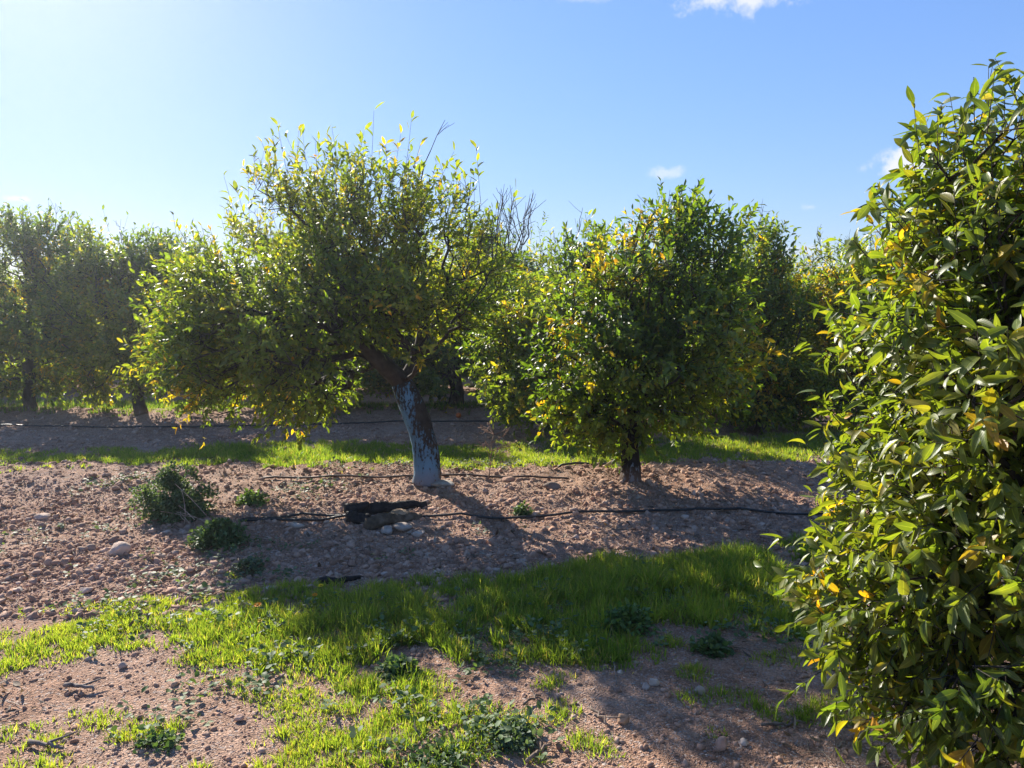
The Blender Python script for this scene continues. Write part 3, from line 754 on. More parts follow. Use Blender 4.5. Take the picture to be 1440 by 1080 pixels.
# ------------------------------------------------------------------ grass
# (px, py, rx, ry, density, height) patches read off the ground, used as ground-plane ellipses
front = [(60, 915, 150, 40, 1.0, .05), (230, 890, 160, 42, 1.1, .06), (380, 885, 130, 55, 1.1, .08), (520, 880, 120, 60, 1.1, .11), (660, 880, 130, 62, 1.0, .12), (800, 865, 130, 62, 1.0, .13),
         (930, 845, 130, 60, 1.0, .14), (1050, 830, 110, 58, 1.0, .14), (1120, 860, 60, 46, .8, .11), (1170, 800, 60, 40, .8, .12), (560, 960, 60, 26, .8, .07), (450, 950, 100, 36, .8, .05), (150, 860, 120, 16, .7, .035),
         (320, 935, 80, 22, .7, .045), (990, 800, 120, 22, .8, .11), (10, 940, 60, 20, .9, .05), (860, 915, 120, 26, .5, .07)]
near_p = [(320, 970, 80, 16, .8, .045), (400, 985, 90, 18, .8, .04), (200, 1035, 60, 22, .9, .05), (25, 1045, 70, 34, .9, .045), (130, 1015, 70, 16, .7, .04), (560, 965, 80, 30, .9, .06),
          (480, 1010, 150, 34, .8, .04), (650, 1000, 50, 22, .9, .06), (750, 1010, 80, 30, .8, .05), (600, 1050, 190, 44, .9, .045), (400, 1060, 150, 36, .9, .045), (820, 1060, 50, 28, .9, .045), (760, 1065, 80, 26, .7, .045),
          (290, 1070, 70, 26, .8, .045), (975, 950, 22, 12, .9, .06), (940, 900, 60, 26, .5, .06), (1010, 985, 70, 14, .6, .045), (1130, 1000, 90, 26, .9, .06), (1120, 930, 60, 14, .5, .05), (780, 965, 40, 14, .6, .05),
          (340, 850, 30, 10, .8, .045), (330, 812, 26, 8, .7, .04), (345, 775, 20, 8, .4, .04), (60, 1080, 100, 24, .7, .045), (1010, 1035, 30, 10, .3, .03), (260, 865, 70, 12, .7, .045), (190, 865, 50, 12, .7, .045)]
mid_p = [(40, 652, 70, 16, .8, .08), (150, 650, 110, 20, .9, .09), (300, 645, 140, 22, 1.0, .10), (450, 645, 140, 22, 1.0, .10), (570, 642, 100, 18, 1.0, .08), (700, 648, 110, 22, 1.0, .09), (830, 645, 120, 26, 1.0, .10),
         (980, 635, 140, 24, .9, .10), (1120, 630, 120, 22, .8, .10), (25, 672, 60, 10, .5, .05), (-60, 650, 80, 20, .8, .08), (500, 672, 40, 6, .3, .04), (1250, 625, 120, 24, .8, .1)]
back_p = [(100, 575, 160, 12, .8, .14), (300, 578, 200, 12, .9, .14), (500, 580, 160, 10, .8, .12), (700, 578, 160, 12, .9, .14), (900, 578, 160, 10, .8, .14), (1080, 572, 160, 12, .8, .14), (-60, 572, 100, 12, .7, .12)]
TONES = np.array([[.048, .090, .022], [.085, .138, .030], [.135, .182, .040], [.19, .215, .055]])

def ell(px, py, rx, ry):
    x0, y0 = gpt(px, py); xa, _ = gpt(px + rx, py); _, ya = gpt(px, py - ry); _, yb = gpt(px, py + ry)
    return x0, (ya + yb) / 2, xa - x0, (ya - yb) / 2

def grass(name, label, patches, seed, per_m2, wid, clump, tone=1.3, seg=3, noise_t=.42):
    rng = np.random.default_rng(seed)
    P, H = [], []
    for (px, py, rx, ry, dens, h) in patches:
        x0, y0, a, b = ell(px, py, rx, ry)
        n = max(3, int(per_m2 * PI * a * b * dens / clump))
        th = rng.uniform(0, 2 * PI, n); q = np.sqrt(rng.random(n)) * 1.12
        x, y = x0 + a * q * np.cos(th), y0 + b * q * np.sin(th)
        nz = fbm(x * 3.2, y * 3.2, 60, 3)
        keep = (nz > noise_t - .12 * dens + .25 * sstep(.6, 1.1, q)) & (y > 1.9) & (fbm(x * 11, y * 11, 66, 2) > .36)
        x, y, q = x[keep], y[keep], q[keep]
        P.append(np.stack([x, y], 1)); H.append(h * (1.1 - .45 * q) * (.35 + .75 * nz[keep] + .6 * fbm(x * 9, y * 9, 61, 2) ** 1.5))
    P = np.concatenate(P); H = np.concatenate(H)
    m = len(P)
    cp_ = np.repeat(P, clump, 0); n = len(cp_)
    az = rng.uniform(0, 2 * PI, n)
    off = np.abs(rng.normal(0, .022, n))
    x = cp_[:, 0] + off * np.cos(az); y = cp_[:, 1] + off * np.sin(az)
    h = np.repeat(H, clump) * rng.uniform(.45, 1.25, n)
    lean = np.clip(rng.normal(.3, .25, n) + off * 7, 0, 1.3)
    z = gh(x, y) - .004
    base = np.stack([x, y, z], 1)
    dirh = np.stack([np.cos(az), np.sin(az), np.zeros(n)], 1)
    face = rng.uniform(0, 2 * PI, n); sd = np.stack([np.cos(face), np.sin(face), np.zeros(n)], 1)
    w = wid * rng.uniform(.6, 1.3, n)
    V = []
    ts = [0, .4, .75, 1.0]
    for t in ts:
        c = base + dirh * (h * lean * t ** 1.8)[:, None] + np.array([0, 0, 1.0]) * (h * (t - .35 * lean * t ** 2))[:, None]
        ww = w * (1 - t ** 1.6) * (.5 if t < 1 else 0)
        if t < 1: V += [c - sd * ww[:, None], c + sd * ww[:, None]]
        else: V += [c]
    V = np.stack(V, 1)
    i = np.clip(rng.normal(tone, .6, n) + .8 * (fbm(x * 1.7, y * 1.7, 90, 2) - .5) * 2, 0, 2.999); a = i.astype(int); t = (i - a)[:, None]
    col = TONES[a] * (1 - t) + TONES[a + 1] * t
    dry = rng.random(n) < .09; col[dry] = np.array([.27, .22, .12]) * rng.uniform(.6, 1.2, (dry.sum(), 1))
    mb = MB(); mb.inst(V, [[0, 1, 3, 2], [2, 3, 5, 4], [4, 5, 6]], col)
    o = mb.build(name, M['grass']); tag(o, label, 'grass', kind='stuff'); return o

grass('grass', 'lush green grass band crossing the foreground, half in tree shade', front, 41, 15000, .0060, 8, 1.95, noise_t=.36)
grass('grass', 'short yellow green grass tufts dotted over the soil nearest the camera', near_p, 42, 20000, .0048, 10, 2.15, noise_t=.44)
grass('grass', 'green grass band behind the whitewashed trunk between the first two tree rows', mid_p, 43, 4200, .009, 8, 1.9)
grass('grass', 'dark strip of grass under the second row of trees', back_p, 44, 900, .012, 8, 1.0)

# low broadleaf weeds mixed in (uncountable)
def weeds(name, label, patches, seed, per_m2, size, hmax, tones):
    rng = np.random.default_rng(seed); mb = MB()
    Ps, Ds, Ns, Ls, Cs = [], [], [], [], []
    for (px, py, rx, ry, dens) in patches:
        x0, y0, a, b = ell(px, py, rx, ry)
        n = max(2, int(per_m2 * PI * a * b * dens))
        th = rng.uniform(0, 2 * PI, n); q = np.sqrt(rng.random(n)) * 1.1
        x, y = x0 + a * q * np.cos(th), y0 + b * q * np.sin(th)
        keep = (fbm(x * 4.5, y * 4.5, 160, 3) > .44) & (y > 1.9)
        x, y = x[keep], y[keep]
        k = 7
        x = np.repeat(x, k); y = np.repeat(y, k); m = len(x)
        az = rng.uniform(0, 2 * PI, m); el = rng.uniform(.0, .9, m); r = rng.uniform(0, .04, m)
        z = gh(x, y) + rng.random(m) ** 1.5 * hmax + .006
        Ps.append(np.stack([x + r * np.cos(az), y + r * np.sin(az), z], 1))
        Ds.append(np.stack([np.cos(az) * np.cos(el), np.sin(az) * np.cos(el), np.sin(el) * .7], 1))
        Ns.append(np.stack([-np.cos(az) * np.sin(el), -np.sin(az) * np.sin(el), np.cos(el)], 1) + rng.normal(0, .35, (m, 3)))
        Ls.append(rng.uniform(*size, m)); Cs.append(np.array(tones)[rng.integers(0, len(tones), m)] * rng.uniform(.75, 1.25, (m, 1)))
    P, D, N_, L_, Cc = map(np.concatenate, (Ps, Ds, Ns, Ls, Cs)); m = len(P)
    add_leaves(mb, P, D, N_, L_, rng.uniform(.5, .85, m), rng.normal(.15, .12, m), np.abs(rng.normal(.2, .15, m)), 'mid', Cc, rng)
    o = mb.build(name, M['weed']); tag(o, label, 'weeds', kind='stuff'); return o
GW = [(.055, .10, .03), (.08, .13, .045), (.10, .145, .06)]
weeds('low_weeds', 'small broad leaved weeds creeping among the foreground grass', [(650, 1050, 120, 40, 1), (600, 930, 160, 30, .6), (860, 890, 100, 40, .5), (180, 850, 110, 16, .9), (300, 1000, 100, 40, .3), (500, 1030, 200, 40, .5),
      (1100, 880, 70, 40, .6), (720, 1020, 60, 30, .9), (230, 1030, 60, 24, .6), (360, 960, 90, 20, .4), (380, 900, 120, 40, .5), (520, 900, 130, 50, .5), (700, 880, 160, 60, .7), (980, 850, 140, 50, .6), (220, 900, 150, 30, .4)], 51, 220, (.018, .042), .07, GW)
weeds('low_weeds', 'grey green weeds scattered over the tilled soil around the leafy weed clumps', [(180, 690, 60, 16, .5), (280, 780, 80, 24, .5), (390, 800, 50, 24, .5), (240, 820, 60, 18, .6), (400, 770, 40, 16, .4), (330, 840, 60, 14, .5), (480, 690, 60, 8, .4),
      (200, 740, 60, 14, .4), (60, 760, 60, 20, .15), (140, 800, 40, 10, .4), (420, 700, 40, 12, .4), (700, 665, 120, 8, .6), (560, 668, 120, 6, .4), (700, 745, 40, 8, .3), (560, 790, 60, 12, .15)], 52, 170, (.02, .045), .06,
      [(.06, .10, .04), (.085, .125, .06), (.11, .14, .08)])

# dry litter
rng = np.random.default_rng(61); mb = MB()
x, y = frustum(6500, rng, 2.2, 9.0, .8)
keep = fbm(x * 2, y * 2, 200, 3) > .46; x, y = x[keep], y[keep]; n = len(x)
az = rng.uniform(0, 2 * PI, n)
tones = np.array([(.16, .11, .07), (.24, .18, .12), (.10, .07, .05), (.30, .25, .20)])
add_leaves(mb, np.stack([x, y, gh(x, y) + rng.uniform(.004, .014, n)], 1), np.stack([np.cos(az), np.sin(az), rng.normal(0, .2, n)], 1), np.array([0, 0, 1.0]) + rng.normal(0, .4, (n, 3)), rng.uniform(.025, .075, n),
           rng.uniform(.2, .45, n), rng.normal(0, .35, n), np.abs(rng.normal(.5, .3, n)), 'mid', tones[rng.integers(0, 4, n)], rng)
for q in range(900):
    yy = 2.2 + 4 * rng.random() ** 1.3; xx = (rng.random() * 2 - 1) * (yy * .7)
    if fbm(np.array(xx * 2), np.array(yy * 2), 200, 3) < .45: continue
    a = rng.uniform(0, 2 * PI); L_ = rng.uniform(.03, .11)
    p = np.array([xx, yy, zg(xx, yy) + .008]); d = np.array([math.cos(a), math.sin(a), rng.normal(0, .12)]) * L_
    c = np.array([.35, .27, .2]) * rng.uniform(.5, 1.2)
    mb.tube([p, p + d * .5 + rng.normal(0, .006, 3), p + d], [.0022, .0018, .0012], 3, col=c, cap=False)
o = mb.build('leaf_litter', M['litter']); tag(o, 'dry brown leaves and bits of twig littering the ground', 'litter', kind='stuff')

# ------------------------------------------------------------------ weed clumps (countable)
def weed_clump(px, py, w, h, label, seed, n=900, leafsz=(.02, .045), tones=GW, stems=True, depth=None):
    rng = np.random.default_rng(seed)
    x0, y0 = gpt(px, py); b = np.array([x0, y0, zg(x0, y0) - .01])
    root = empty('weed_clump', b, label, 'weed', 'leafy weed clumps on the tilled soil')
    sc = y0 / F; W = w * sc / 2; H = h * sc
    lobes = [(0, 0, H * .38, W * .72, W * .66, H * .48), (0, 0, H * .6, W * .48, W * .45, H * .32)]
    for k in range(6):
        a = k * 1.05 + rng.uniform(0, .6)
        lobes.append((W * .55 * math.cos(a), W * .5 * math.sin(a), H * rng.uniform(.2, .45), W * rng.uniform(.3, .5), W * .4, H * rng.uniform(.25, .45)))
    lobes.append((W * .05, 0, H * .68, W * .34, W * .35, H * .33))
    P, d, k = lobes_sample(rng, [l + (1,) for l in lobes], n, .3)
    keep = (P[:, 2] > .0) & (fbm(P[:, 0] * 7 / max(W, .1) * .25 + 5, P[:, 2] * 9 + P[:, 1] * 5, seed, 2) > .3)
    P, d = P[keep], d[keep]; m = len(P)
    kk = 3
    P = np.repeat(P, kk, 0) + rng.normal(0, .012, (m * kk, 3)); P[:, 2] = np.maximum(P[:, 2], .005); d = np.repeat(d, kk, 0); m *= kk
    D = d + rng.normal(0, .55, (m, 3)) + np.array([0, 0, .2]); Nn = d * .5 + np.array([0, 0, 1.0]) + rng.normal(0, .35, (m, 3))
    mb = MB(); add_leaves(mb, P, D, Nn, rng.uniform(*leafsz, m), rng.uniform(.5, .8, m), rng.normal(.2, .12, m), np.abs(rng.normal(.25, .15, m)), 'mid', np.array(tones)[rng.integers(0, len(tones), m)] * rng.uniform(.7, 1.3, (m, 1)), rng)
    mb.build('foliage', M['weed'], root)
    st = MB()
    for q in range(26):
        e = P[rng.integers(0, m)]
        st.tube([(rng.normal(0, .02), rng.normal(0, .02), 0), e * np.array([.4, .4, .6]) + rng.normal(0, .01, 3), e], [.004, .003, .0018], 4, col=(.35, .5, .25), cap=False)
    st.build('stems', M['twig'], root)
    return root, W, H
wc, W, H = weed_clump(250, 728, 116, 78, 'largest mounded leafy green weed clump, draped with dry pale stalks', 301, 5200, leafsz=(.018, .036), tones=[(.065, .11, .045), (.09, .135, .06), (.11, .155, .07)])
ds = MB(); rng = np.random.default_rng(9)
for q in range(7):
    a = np.array([rng.uniform(-.1, .15), -W * .75, H * rng.uniform(.2, .75)]); b_ = np.array([rng.uniform(.1, W * 1.2), -W * rng.uniform(.7, 1.1), H * rng.uniform(.02, .2)])
    mdl = (a + b_) / 2 + np.array([rng.normal(0, .03), -.04, rng.uniform(-.02, .06)])
    t = np.linspace(0, 1, 8)[:, None]; pth = (1 - t) ** 2 * a + 2 * t * (1 - t) * mdl + t ** 2 * b_
    ds.tube(pth, .0026, 4, col=(1.7, 1.6, 1.5), cap=False)
ds.build('dry_stalks', M['twig'], wc)
weed_clump(308, 770, 78, 42, 'smaller dark green weed clump just below and right of the largest one', 302, 800)
weed_clump(352, 806, 56, 20, 'greyish weed clump between the black hose end and the grass band', 303, 260, leafsz=(.014, .034), tones=[(.075, .11, .055), (.10, .135, .08)])
weed_clump(352, 712, 44, 22, 'light green weed clump right of the largest mound, above the black hose end', 304, 260, tones=[(.09, .15, .04), (.12, .18, .05)])
weed_clump(735, 726, 30, 18, 'small weed clump touching the black hose in front of the bare dry weed', 305, 130)
weed_clump(560, 950, 60, 22, 'weed clump growing at the near edge of the shaded grass band', 306, 260)
weed_clump(880, 885, 80, 34, 'taller weed clump catching sunlight inside the grass band', 307, 420, tones=[(.07, .13, .03), (.09, .15, .04)])
weed_clump(1000, 915, 60, 18, 'weed clump at the near right margin of the grass band', 308, 240)
weed_clump(720, 1045, 100, 20, 'bluish green weed clump in the lit foreground near the lower edge', 309, 300, leafsz=(.012, .03), tones=[(.06, .10, .05), (.085, .125, .07)])
weed_clump(610, 1074, 170, 16, 'wide low weed clump at the bottom edge of the photo', 310, 330, leafsz=(.012, .03))
weed_clump(225, 1050, 70, 14, 'weed clump with grass through it in the lower left soil patch', 311, 170, leafsz=(.012, .03))

# ------------------------------------------------------------------ stones
def stone(px, py, w, h, label, seed, tint=(1, 1, 1), flat=1.0, name='stone', mat='stone', yaw=None, lift=0.0):
    rng = np.random.default_rng(seed)
    x0, y0 = gpt(px, py); sc = y0 / F
    v, f = ICO3
    v = v.copy()
    for _ in range(9):                      # facets: cut with random planes
        nrm = unit(rng.normal(size=3)); dd = rng.uniform(.55, .88); q = v @ nrm
        v = v - np.outer(np.maximum(q - dd, 0), nrm)
    v = v + .05 * np.stack([fbm(v[:, 0] * 3 + 9, v[:, 1] * 3 + v[:, 2], seed + a, 3) - .5 for a in range(3)], 1)
    v = v * np.array([w * sc / 2, w * sc / 2 * rng.uniform(.65, .9), h * sc / 2 * 1.15])
    a = rng.uniform(-.5, .5) if yaw is None else yaw
    c, s_ = math.cos(a), math.sin(a); v = v @ np.array([[c, s_, 0], [-s_, c, 0], [0, 0, 1]])
    mb = MB(); mb.inst(v[None], f, np.array([tint], float))
    o = mb.build(name, M[mat]); o.location = (x0, y0, zg(x0, y0) + h * sc * .36 + lift)
    tag(o, label, 'stone', 'loose stones on the soil'); return o
for i, a in enumerate([
    (168, 780, 34, 20, 'pale pinkish stone alone on the open soil left of the weed clumps', (1.1, 1.0, .95)),
    (60, 728, 26, 9, 'flat stone half sunk in soil at far left, before the weed mound', (1, .9, .85)),
    (128, 772, 16, 10, 'small brown stone just left of the pale pinkish stone', (.7, .62, .58)),
    (545, 747, 20, 14, 'round grey stone under the front of the charred log pile', (.8, .8, .8)),
    (562, 735, 46, 18, 'tan flat stone leaning on the weathered log in the pile', (.75, .62, .45)),
    (566, 745, 30, 11, 'grey flat stone wedged beneath the tan stone of the pile', (.75, .75, .75)),
    (588, 755, 22, 9, 'small pale stone on the soil just right of the log pile', (.95, .95, .95)),
    (622, 690, 38, 8, 'flat slab at the foot of the whitewashed trunk', (.8, .85, .85)),
    (860, 670, 22, 12, 'tan stone beside the blackish trunk, at the end of the short pipe', (1, .8, .65)),
    (776, 695, 26, 12, 'dark stone in shade between the two front trunks', (.45, .42, .42)),
    (715, 685, 24, 8, 'reddish stone in the sunlit soil behind the dark stone', (.9, .65, .55)),
    (836, 668, 16, 7, 'smaller reddish stone left of the tan stone by the blackish trunk', (.9, .7, .6)),
    (415, 742, 30, 9, 'flat pale stone under the looped end of the black hose', (.9, .88, .85)),
    (1016, 1054, 24, 20, 'pinkish brown angular stone on the shaded track at lower right', (.95, .75, .68)),
    (1046, 1048, 15, 11, 'pale pebble just right of the pinkish brown angular stone', (1.15, 1.15, 1.15)),
    (876, 1020, 20, 16, 'brown angular stone on the sunlit track at the bottom', (.85, .65, .5)),
    (920, 965, 16, 13, 'white round stone at the near edge of the grass band', (1.15, 1.15, 1.15)),
    (908, 970, 12, 10, 'grey pebble left of the white round stone', (.95, .95, 1.0)),
    (984, 976, 17, 13, 'grey stone next to the small grass tuft on the track', (.9, .88, .85)),
    (872, 950, 10, 8, 'small pale pebble behind the white round stone, in shade', (1.1, 1.1, 1.1)),
    (338, 1018, 17, 11, 'smooth pink stone on the lower left soil', (1.1, .85, .75)),
    (173, 943, 15, 10, 'grey stone at the near edge of the left grass', (.85, .8, .8)),
    (284, 832, 15, 9, 'pale stone on the soil before the grass band, left', (1.05, 1, .95)),
    (120, 832, 20, 9, 'flat pale stone left of the low weeds near the grass edge', (1.1, 1, .95)),
    (380, 832, 24, 7, 'flat stone at the grass edge near the dark fallen branch', (1.0, .92, .88))]):
    stone(a[0], a[1], a[2], a[3], a[4], 400 + i, a[5])

# ------------------------------------------------------------------ logs
def log(px0, py0, px1, py1, r0, r1, label, seed, mat, name, sag=0.0, lift=0.0, dy=0.0, knob=False):
    rng = np.random.default_rng(seed)
    xa, ya = gpt(px0, py0); xb, yb = gpt(px1, py1); ya += dy; yb += dy
    base = np.array([(xa + xb) / 2, (ya + yb) / 2, 0]); base[2] = zg(base[0], base[1])
    t = np.linspace(0, 1, 14)
    rr = np.interp(t, [0, .15, .6, 1], [r0 * .85, r0, (r0 + r1) / 2, r1])
    pts = np.stack([xa + (xb - xa) * t, ya + (yb - ya) * t, np.zeros(14)], 1) - base
    pts[:, 2] = [zg(px_ + base[0], py_ + base[1]) - base[2] for px_, py_ in pts[:, :2]]
    pts[:, 2] += rr * .75 + lift + sag * np.sin(t * PI)
    pts += rng.normal(0, .004, pts.shape)
    mb = MB(); mb.tube(pts, rr, 14, bump=.35)
    if knob:
        mb.tube([pts[2], pts[2] + np.array([.03, -.02, .04]), pts[2] + np.array([.09, -.03, .06])], [r0 * .9, r0 * .7, r0 * .35], 9, bump=.3)
    o = mb.build(name, M[mat]); o.location = base
    tag(o, label, 'log', 'dead wood on the soil'); return o
log(484, 728, 598, 716, .055, .028, 'charred black log lying in the pile before the whitewashed tree', 501, 'char', 'charred_log', dy=.05, knob=True)
log(488, 734, 520, 735, .046, .04, 'short black stump piece at the left end of the charred log pile', 503, 'char', 'charred_stump', dy=-.02)
log(518, 737, 596, 728, .052, .028, 'brown weathered log with split grain in front of the charred log', 502, 'oldwood', 'weathered_log', dy=-.12)
log(450, 826, 510, 812, .024, .010, 'dark fallen branch at the edge of the grass band', 504, 'char', 'fallen_branch')

# ------------------------------------------------------------------ hoses
def hose(pts, r, label, mat='hose', lift=None, seed=1, name='irrigation_hose', extra=()):
    rng = np.random.default_rng(seed)
    mb = MB()
    for strand in (pts,) + tuple(extra):
        w = np.array([gpt(*p[:2]) for p in strand])
        t = np.linspace(0, len(w) - 1, max(40, len(w) * 12))
        # smooth by cubic-ish averaging
        X = np.interp(t, range(len(w)), w[:, 0]); Yv = np.interp(t, range(len(w)), w[:, 1])
        for _ in range(8):
            X[1:-1] = (X[:-2] + 2 * X[1:-1] + X[2:]) / 4; Yv[1:-1] = (Yv[:-2] + 2 * Yv[1:-1] + Yv[2:]) / 4
        Z = gh(X, Yv)
        for _ in range(12): Z[1:-1] = np.maximum(Z[1:-1], (Z[:-2] + Z[2:]) / 2 )
        Z = Z + r * .8 + .012
        mb.tube(np.stack([X, Yv, Z], 1), r, 8)
    o = mb.build(name, M[mat]); tag(o, label, 'hose', 'irrigation hoses along the tree rows'); return o
hose([(335, 740), (365, 735), (420, 730), (480, 732), (560, 734), (640, 733), (720, 733), (800, 729), (900, 725), (1000, 722), (1080, 724), (1160, 728), (1300, 732)], .0105,
     'thick black irrigation hose crossing before the front trees, looped at its left end', seed=2,
     extra=([(335, 740), (370, 738), (420, 736), (470, 733), (500, 733)],))
hose([(-150, 601), (0, 602), (150, 604), (300, 603), (450, 600), (560, 597), (700, 597), (850, 598), (1000, 598), (1160, 596), (1300, 596)], .011, 'thin black irrigation hose along the second tree row', seed=3)
hose([(370, 684), (450, 684), (560, 683), (640, 682), (720, 684), (800, 686)], .010, 'reddish brown pipe lying behind the whitewashed trunk', 'hose_brown', seed=4)
hose([(785, 674), (810, 671), (835, 668), (862, 665)], .011, 'short black pipe end poking from soil left of the blackish trunk', seed=5)

# ------------------------------------------------------------------ dry weed, twigs, flowers, fruit
def dry_weed(px, py, h, label, seed):
    rng = np.random.default_rng(seed); x0, y0 = gpt(px, py); sc = y0 / F
    mb = MB(); H = h * sc
    p = np.array([0, 0, 0.0]); main = [p]
    for k in range(6):
        p = p + np.array([rng.normal(0, .018), rng.normal(0, .012), H / 7]); main.append(p)
    mb.tube(main, np.linspace(.007, .003, 7), 5, col=(1.1, .9, .75))
    for k in range(16):
        q = main[rng.integers(2, 7)]; e = unit(np.array([rng.normal(0, 1), rng.normal(0, .6), rng.uniform(.2, 1.1)])) * H * rng.uniform(.15, .38)
        mid = q + e * .5 + rng.normal(0, .01, 3); mb.tube([q, mid, q + e], [.0035, .0026, .002], 3, col=(1.2, .9, .75), cap=False)
        for s in range(4):
            e2 = rng.normal(0, .03, 3); mb.tube([q + e * rng.uniform(.5, 1)] + [q + e + e2], .0022, 3, col=(1.3, 1, .85), cap=False)
    o = mb.build('dry_weed', M['twig']); o.location = (x0, y0, zg(x0, y0) - .01); tag(o, label, 'dry weed'); return o
dry_weed(686, 684, 78, 'leafless dry reddish weed standing between the two front trunks', 601)

def stick(px0, py0, px1, py1, r, label, seed, tint=(1, 1, 1)):
    rng = np.random.default_rng(seed)
    xa, ya = gpt(px0, py0); xb, yb = gpt(px1, py1); b = np.array([(xa + xb) / 2, (ya + yb) / 2, 0]); b[2] = zg(b[0], b[1])
    t = np.linspace(0, 1, 9); X = xa + (xb - xa) * t; Yv = ya + (yb - ya) * t
    pts = np.stack([X, Yv, gh(X, Yv) + r + .01], 1) - b + rng.normal(0, .005, (9, 3)); pts[:, 2] = np.abs(pts[:, 2])
    mb = MB(); mb.tube(pts, np.linspace(r, r * .6, 9), 6, col=tint, bump=.2)
    k = pts[5]; dv = unit(pts[-1] - pts[0]); mb.tube([k, k + .5 * (dv * .06 + np.array([-dv[1], dv[0], .3]) * .05), k + dv * .06 + np.array([-dv[1], dv[0], .2]) * .07], [r * .6, r * .5, r * .3], 5, col=tint)
    o = mb.build('stick', M['twig']); o.location = b; tag(o, label, 'stick', 'dead sticks on the soil'); return o
stick(830, 1004, 856, 1026, .006, 'pale stick on the sunlit track left of the brown angular stone', 701, (1.2, 1.1, 1))
stick(860, 930, 868, 966, .005, 'upright curved pale twig at the near edge of the shaded grass', 702, (1.0, .95, .9))
stick(40, 1050, 90, 1060, .009, 'grey stick at the lower left corner beside a grass tuft', 703, (.8, .8, .85))
stick(92, 972, 135, 976, .010, 'grey stick lying on the bare left soil patch', 704, (.9, .9, .95))
stick(735, 1000, 760, 985, .006, 'brown stick in the shade between grass tufts, centre', 705, (.7, .65, .6))
stick(1070, 1026, 1130, 1022, .006, 'dark stick beside the grass tuft below the near leafy tree', 706, (.6, .6, .6))
stick(380, 925, 430, 930, .006, 'bleached stalk below the lit left part of the grass band', 707, (1.3, 1.2, 1.1))
stick(740, 1080, 775, 1056, .008, 'thick brown stick at the bottom edge, right of the wide low weed clump', 708, (.9, .8, .7))

def flower(px, py, label, seed, col, h=.16, r=.02):
    rng = np.random.default_rng(seed); x0, y0 = gpt(px, py + 18)
    root = empty('marigold_flower', (x0, y0, zg(x0, y0)), label, 'flower', 'orange and yellow field flowers')
    st = MB(); st.tube([(0, 0, 0), (.005, -.01, h * .5), (.0, -.02, h)], [.002, .0018, .0015], 4, col=(.3, .5, .2), cap=False); st.build('stem', M['twig'], root)
    n = 14; az = np.arange(n) * 2 * PI / n; tilt = np.array([0, -.35, .0])
    D = np.stack([np.cos(az), np.sin(az) * .8, .35 * np.ones(n) - .5 * np.sin(az) * -.6], 1)
    mb = MB(); add_leaves(mb, np.tile(np.array([0, -.02, h]), (n, 1)), D, np.tile(np.array([0, -.5, 1.0]), (n, 1)), np.full(n, r), np.full(n, .4), np.full(n, .1), np.full(n, .1), 'mid', np.tile(np.array(col), (n, 1)), rng)
    mb.build('petals', M['petal'], root)
    ce = MB(); v, f = ICO2; ce.inst((v * r * .35 * np.array([1, 1, .6]) + np.array([0, -.02, h + .003]))[None], f, np.array([[.5, .3, .03]])); ce.build('disc', M['petal'], root)
flower(365, 868, 'orange marigold flower in the sunlit left end of the grass band', 801, (.75, .25, .01), .12, .022)
flower(445, 852, 'orange marigold flower nearest the fallen branch in the grass', 802, (.75, .25, .01), .12, .016)
flower(453, 832, 'yellow flower at the grass edge above the orange ones', 803, (.7, .5, .02), .10, .018)
flower(368, 880, 'yellow flower just below the leftmost orange marigold', 804, (.7, .5, .02), .08, .016)

x0, y0 = gpt(645, 592)
fo = MB(); v, f = ICO3; fo.inst((v * .045 * np.array([1, 1, .95]))[None], f); o = fo.build('fallen_orange', M['fruit']); o.location = (x0, y0, zg(x0, y0) + .04)
tag(o, 'red orange fruit fallen on the soil behind the whitewashed trunk', 'orange')

# ------------------------------------------------------------------ haze added to imitate sun glare in the lens
import itertools
mh, nt, N, L = new_mat('glare_haze')
pv = nd(N, 'ShaderNodeVolumePrincipled'); pv.inputs['Color'].default_value = (.80, .88, 1.0, 1); pv.inputs['Density'].default_value = HAZE; pv.inputs['Anisotropy'].default_value = .8
L.new(pv.outputs[0], N.new('ShaderNodeOutputMaterial').inputs['Volume'])
hb = mesh_np('haze', np.array([(x, y, z) for z in (-1.3, 5.0) for y in (-420, 420) for x in (-420, 420)], float),
             np.array([0, 2, 3, 1, 4, 5, 7, 6, 0, 1, 5, 4, 2, 6, 7, 3, 0, 4, 6, 2, 1, 3, 7, 5]), np.arange(6) * 4, False)
hb.materials.append(mh); ho = bpy.data.objects.new('haze', hb); C.objects.link(ho); tag(ho, 'thin haze added to imitate lens glare from the low sun', 'haze', kind='stuff')

# ------------------------------------------------------------------ light, sky, camera
AZ, EL = math.radians(-34), math.radians(30)
sun_dir = Vector((math.sin(AZ) * math.cos(EL), math.cos(AZ) * math.cos(EL), math.sin(EL)))
ld = bpy.data.lights.new('sun', 'SUN'); ld.energy = 4.3; ld.angle = math.radians(0.5); ld.color = (1.0, 0.93, 0.82)
lo = bpy.data.objects.new('sun', ld); C.objects.link(lo); lo.rotation_euler = (-sun_dir).to_track_quat('-Z', 'Y').to_euler()

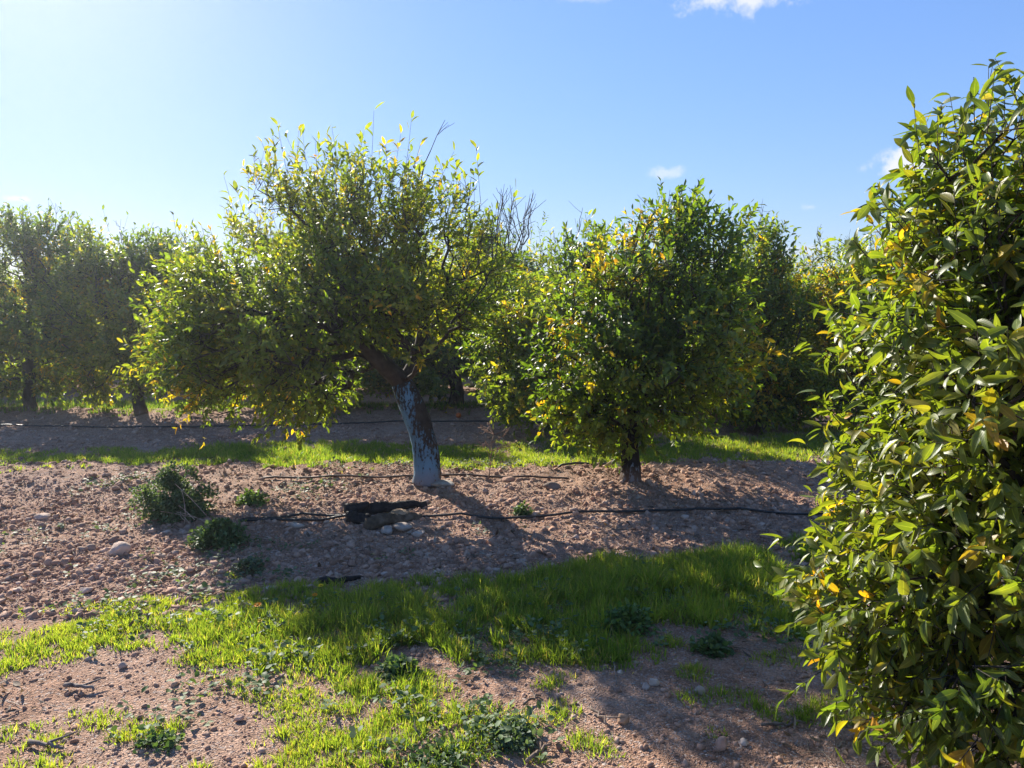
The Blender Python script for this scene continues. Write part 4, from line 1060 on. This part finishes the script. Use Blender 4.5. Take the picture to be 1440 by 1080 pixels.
w = bpy.data.worlds.new('World'); bpy.context.scene.world = w; w.use_nodes = True
N, L = w.node_tree.nodes, w.node_tree.links; N.clear()
sky = N.new('ShaderNodeTexSky'); sky.sky_type = 'NISHITA'; sky.sun_disc = False
sky.sun_elevation = EL; sky.sun_rotation = AZ; sky.altitude = 50; sky.air_density = 1.0; sky.dust_density = 0.15; sky.ozone_density = 3.0
tc = N.new('ShaderNodeTexCoord')
noi = nd(N, 'ShaderNodeTexNoise', i_Scale=38.0, i_Detail=7.0, i_Roughness=.6); L.new(tc.outputs['Generated'], noi.inputs['Vector'])
noi2 = nd(N, 'ShaderNodeTexNoise', i_Scale=14.0, i_Detail=4.0); L.new(tc.outputs['Generated'], noi2.inputs['Vector'])
def mth(op, a, b=None, c=None):
    q = nd(N, 'ShaderNodeMath', operation=op)
    for i, s in enumerate((a, b, c)):
        if s is None: continue
        if isinstance(s, (int, float)): q.inputs[i].default_value = s
        else: L.new(s, q.inputs[i])
    return q.outputs[0]
bw = N.new('ShaderNodeRGBToBW'); L.new(sky.outputs[0], bw.inputs[0])
soft = mth('DIVIDE', 1.0, mth('MULTIPLY_ADD', bw.outputs[0], 1 / 4.4, 1.0))     # the glow round the sun, held to the range a camera keeps
sv = nd(N, 'ShaderNodeVectorMath', operation='SCALE'); L.new(sky.outputs[0], sv.inputs[0]); L.new(soft, sv.inputs['Scale'])
hs = nd(N, 'ShaderNodeHueSaturation'); hs.inputs['Saturation'].default_value = 1.14; L.new(sv.outputs[0], hs.inputs['Color'])
tn = nd(N, 'ShaderNodeMix', data_type='RGBA', blend_type='MULTIPLY'); tn.inputs[0].default_value = 1; L.new(hs.outputs[0], tn.inputs[6]); tn.inputs[7].default_value = (1.07, .95, 1.03, 1)
cur = tn.outputs[2]
CLOUDS = [(1050, -10, 90, 24, .8), (938, 244, 30, 12, .45), (1272, 230, 42, 20, .85), (24, 279, 22, 5, .5), (1138, 291, 14, 6, .35), (1130, 352, 60, 10, .3), (830, -6, 50, 10, .3)]
for (px, py, rx, ry, op) in CLOUDS:
    c = unit(ray(px, py)); rt = unit(np.cross(c, [0, 0, 1])); up = np.cross(rt, c)
    def dot(vv):
        q = nd(N, 'ShaderNodeVectorMath', operation='DOT_PRODUCT'); L.new(tc.outputs['Generated'], q.inputs[0]); q.inputs[1].default_value = tuple(float(e) for e in vv); return q.outputs['Value']
    a = mth('DIVIDE', dot(rt), rx / F); b = mth('DIVIDE', dot(up), ry / F)
    q = mth('ADD', mth('MULTIPLY', a, a), mth('MULTIPLY', b, b))
    front_ = mth('GREATER_THAN', dot(c), 0.5)
    dens = mth('SUBTRACT', mth('ADD', mth('MULTIPLY', noi.outputs['Fac'], 2.4), noi2.outputs['Fac']), mth('ADD', mth('SQRT', q), .7))
    msk = nd(N, 'ShaderNodeMapRange', interpolation_type='SMOOTHSTEP'); L.new(dens, msk.inputs[0]); msk.inputs[1].default_value = .0; msk.inputs[2].default_value = .8
    fac = mth('MULTIPLY', mth('MULTIPLY', msk.outputs[0], front_), op)
    mx = nd(N, 'ShaderNodeMix', data_type='RGBA'); L.new(fac, mx.inputs[0]); L.new(cur, mx.inputs[6]); mx.inputs[7].default_value = (3.3, 3.3, 3.6, 1)
    cur = mx.outputs[2]
bg = N.new('ShaderNodeBackground'); bg.inputs['Strength'].default_value = 0.118; L.new(cur, bg.inputs['Color'])
wo = N.new('ShaderNodeOutputWorld'); L.new(bg.outputs[0], wo.inputs['Surface'])

cd = bpy.data.cameras.new('camera'); co = bpy.data.objects.new('camera', cd); C.objects.link(co)
co.location = CAM; co.rotation_euler = (PI / 2 - PITCH, 0, 0)
cd.sensor_fit = 'HORIZONTAL'; cd.sensor_width = 36; cd.lens = 36 * F / 1440; cd.clip_end = 3000; cd.clip_start = .05
S = bpy.context.scene; S.camera = co
S.view_settings.view_transform = 'Standard'; S.view_settings.look = 'None'; S.view_settings.exposure = 1.42; S.view_settings.gamma = 1
S.view_settings.use_curve_mapping = False
S.cycles.use_denoising = True; S.cycles.max_bounces = 8; S.cycles.transmission_bounces = 4
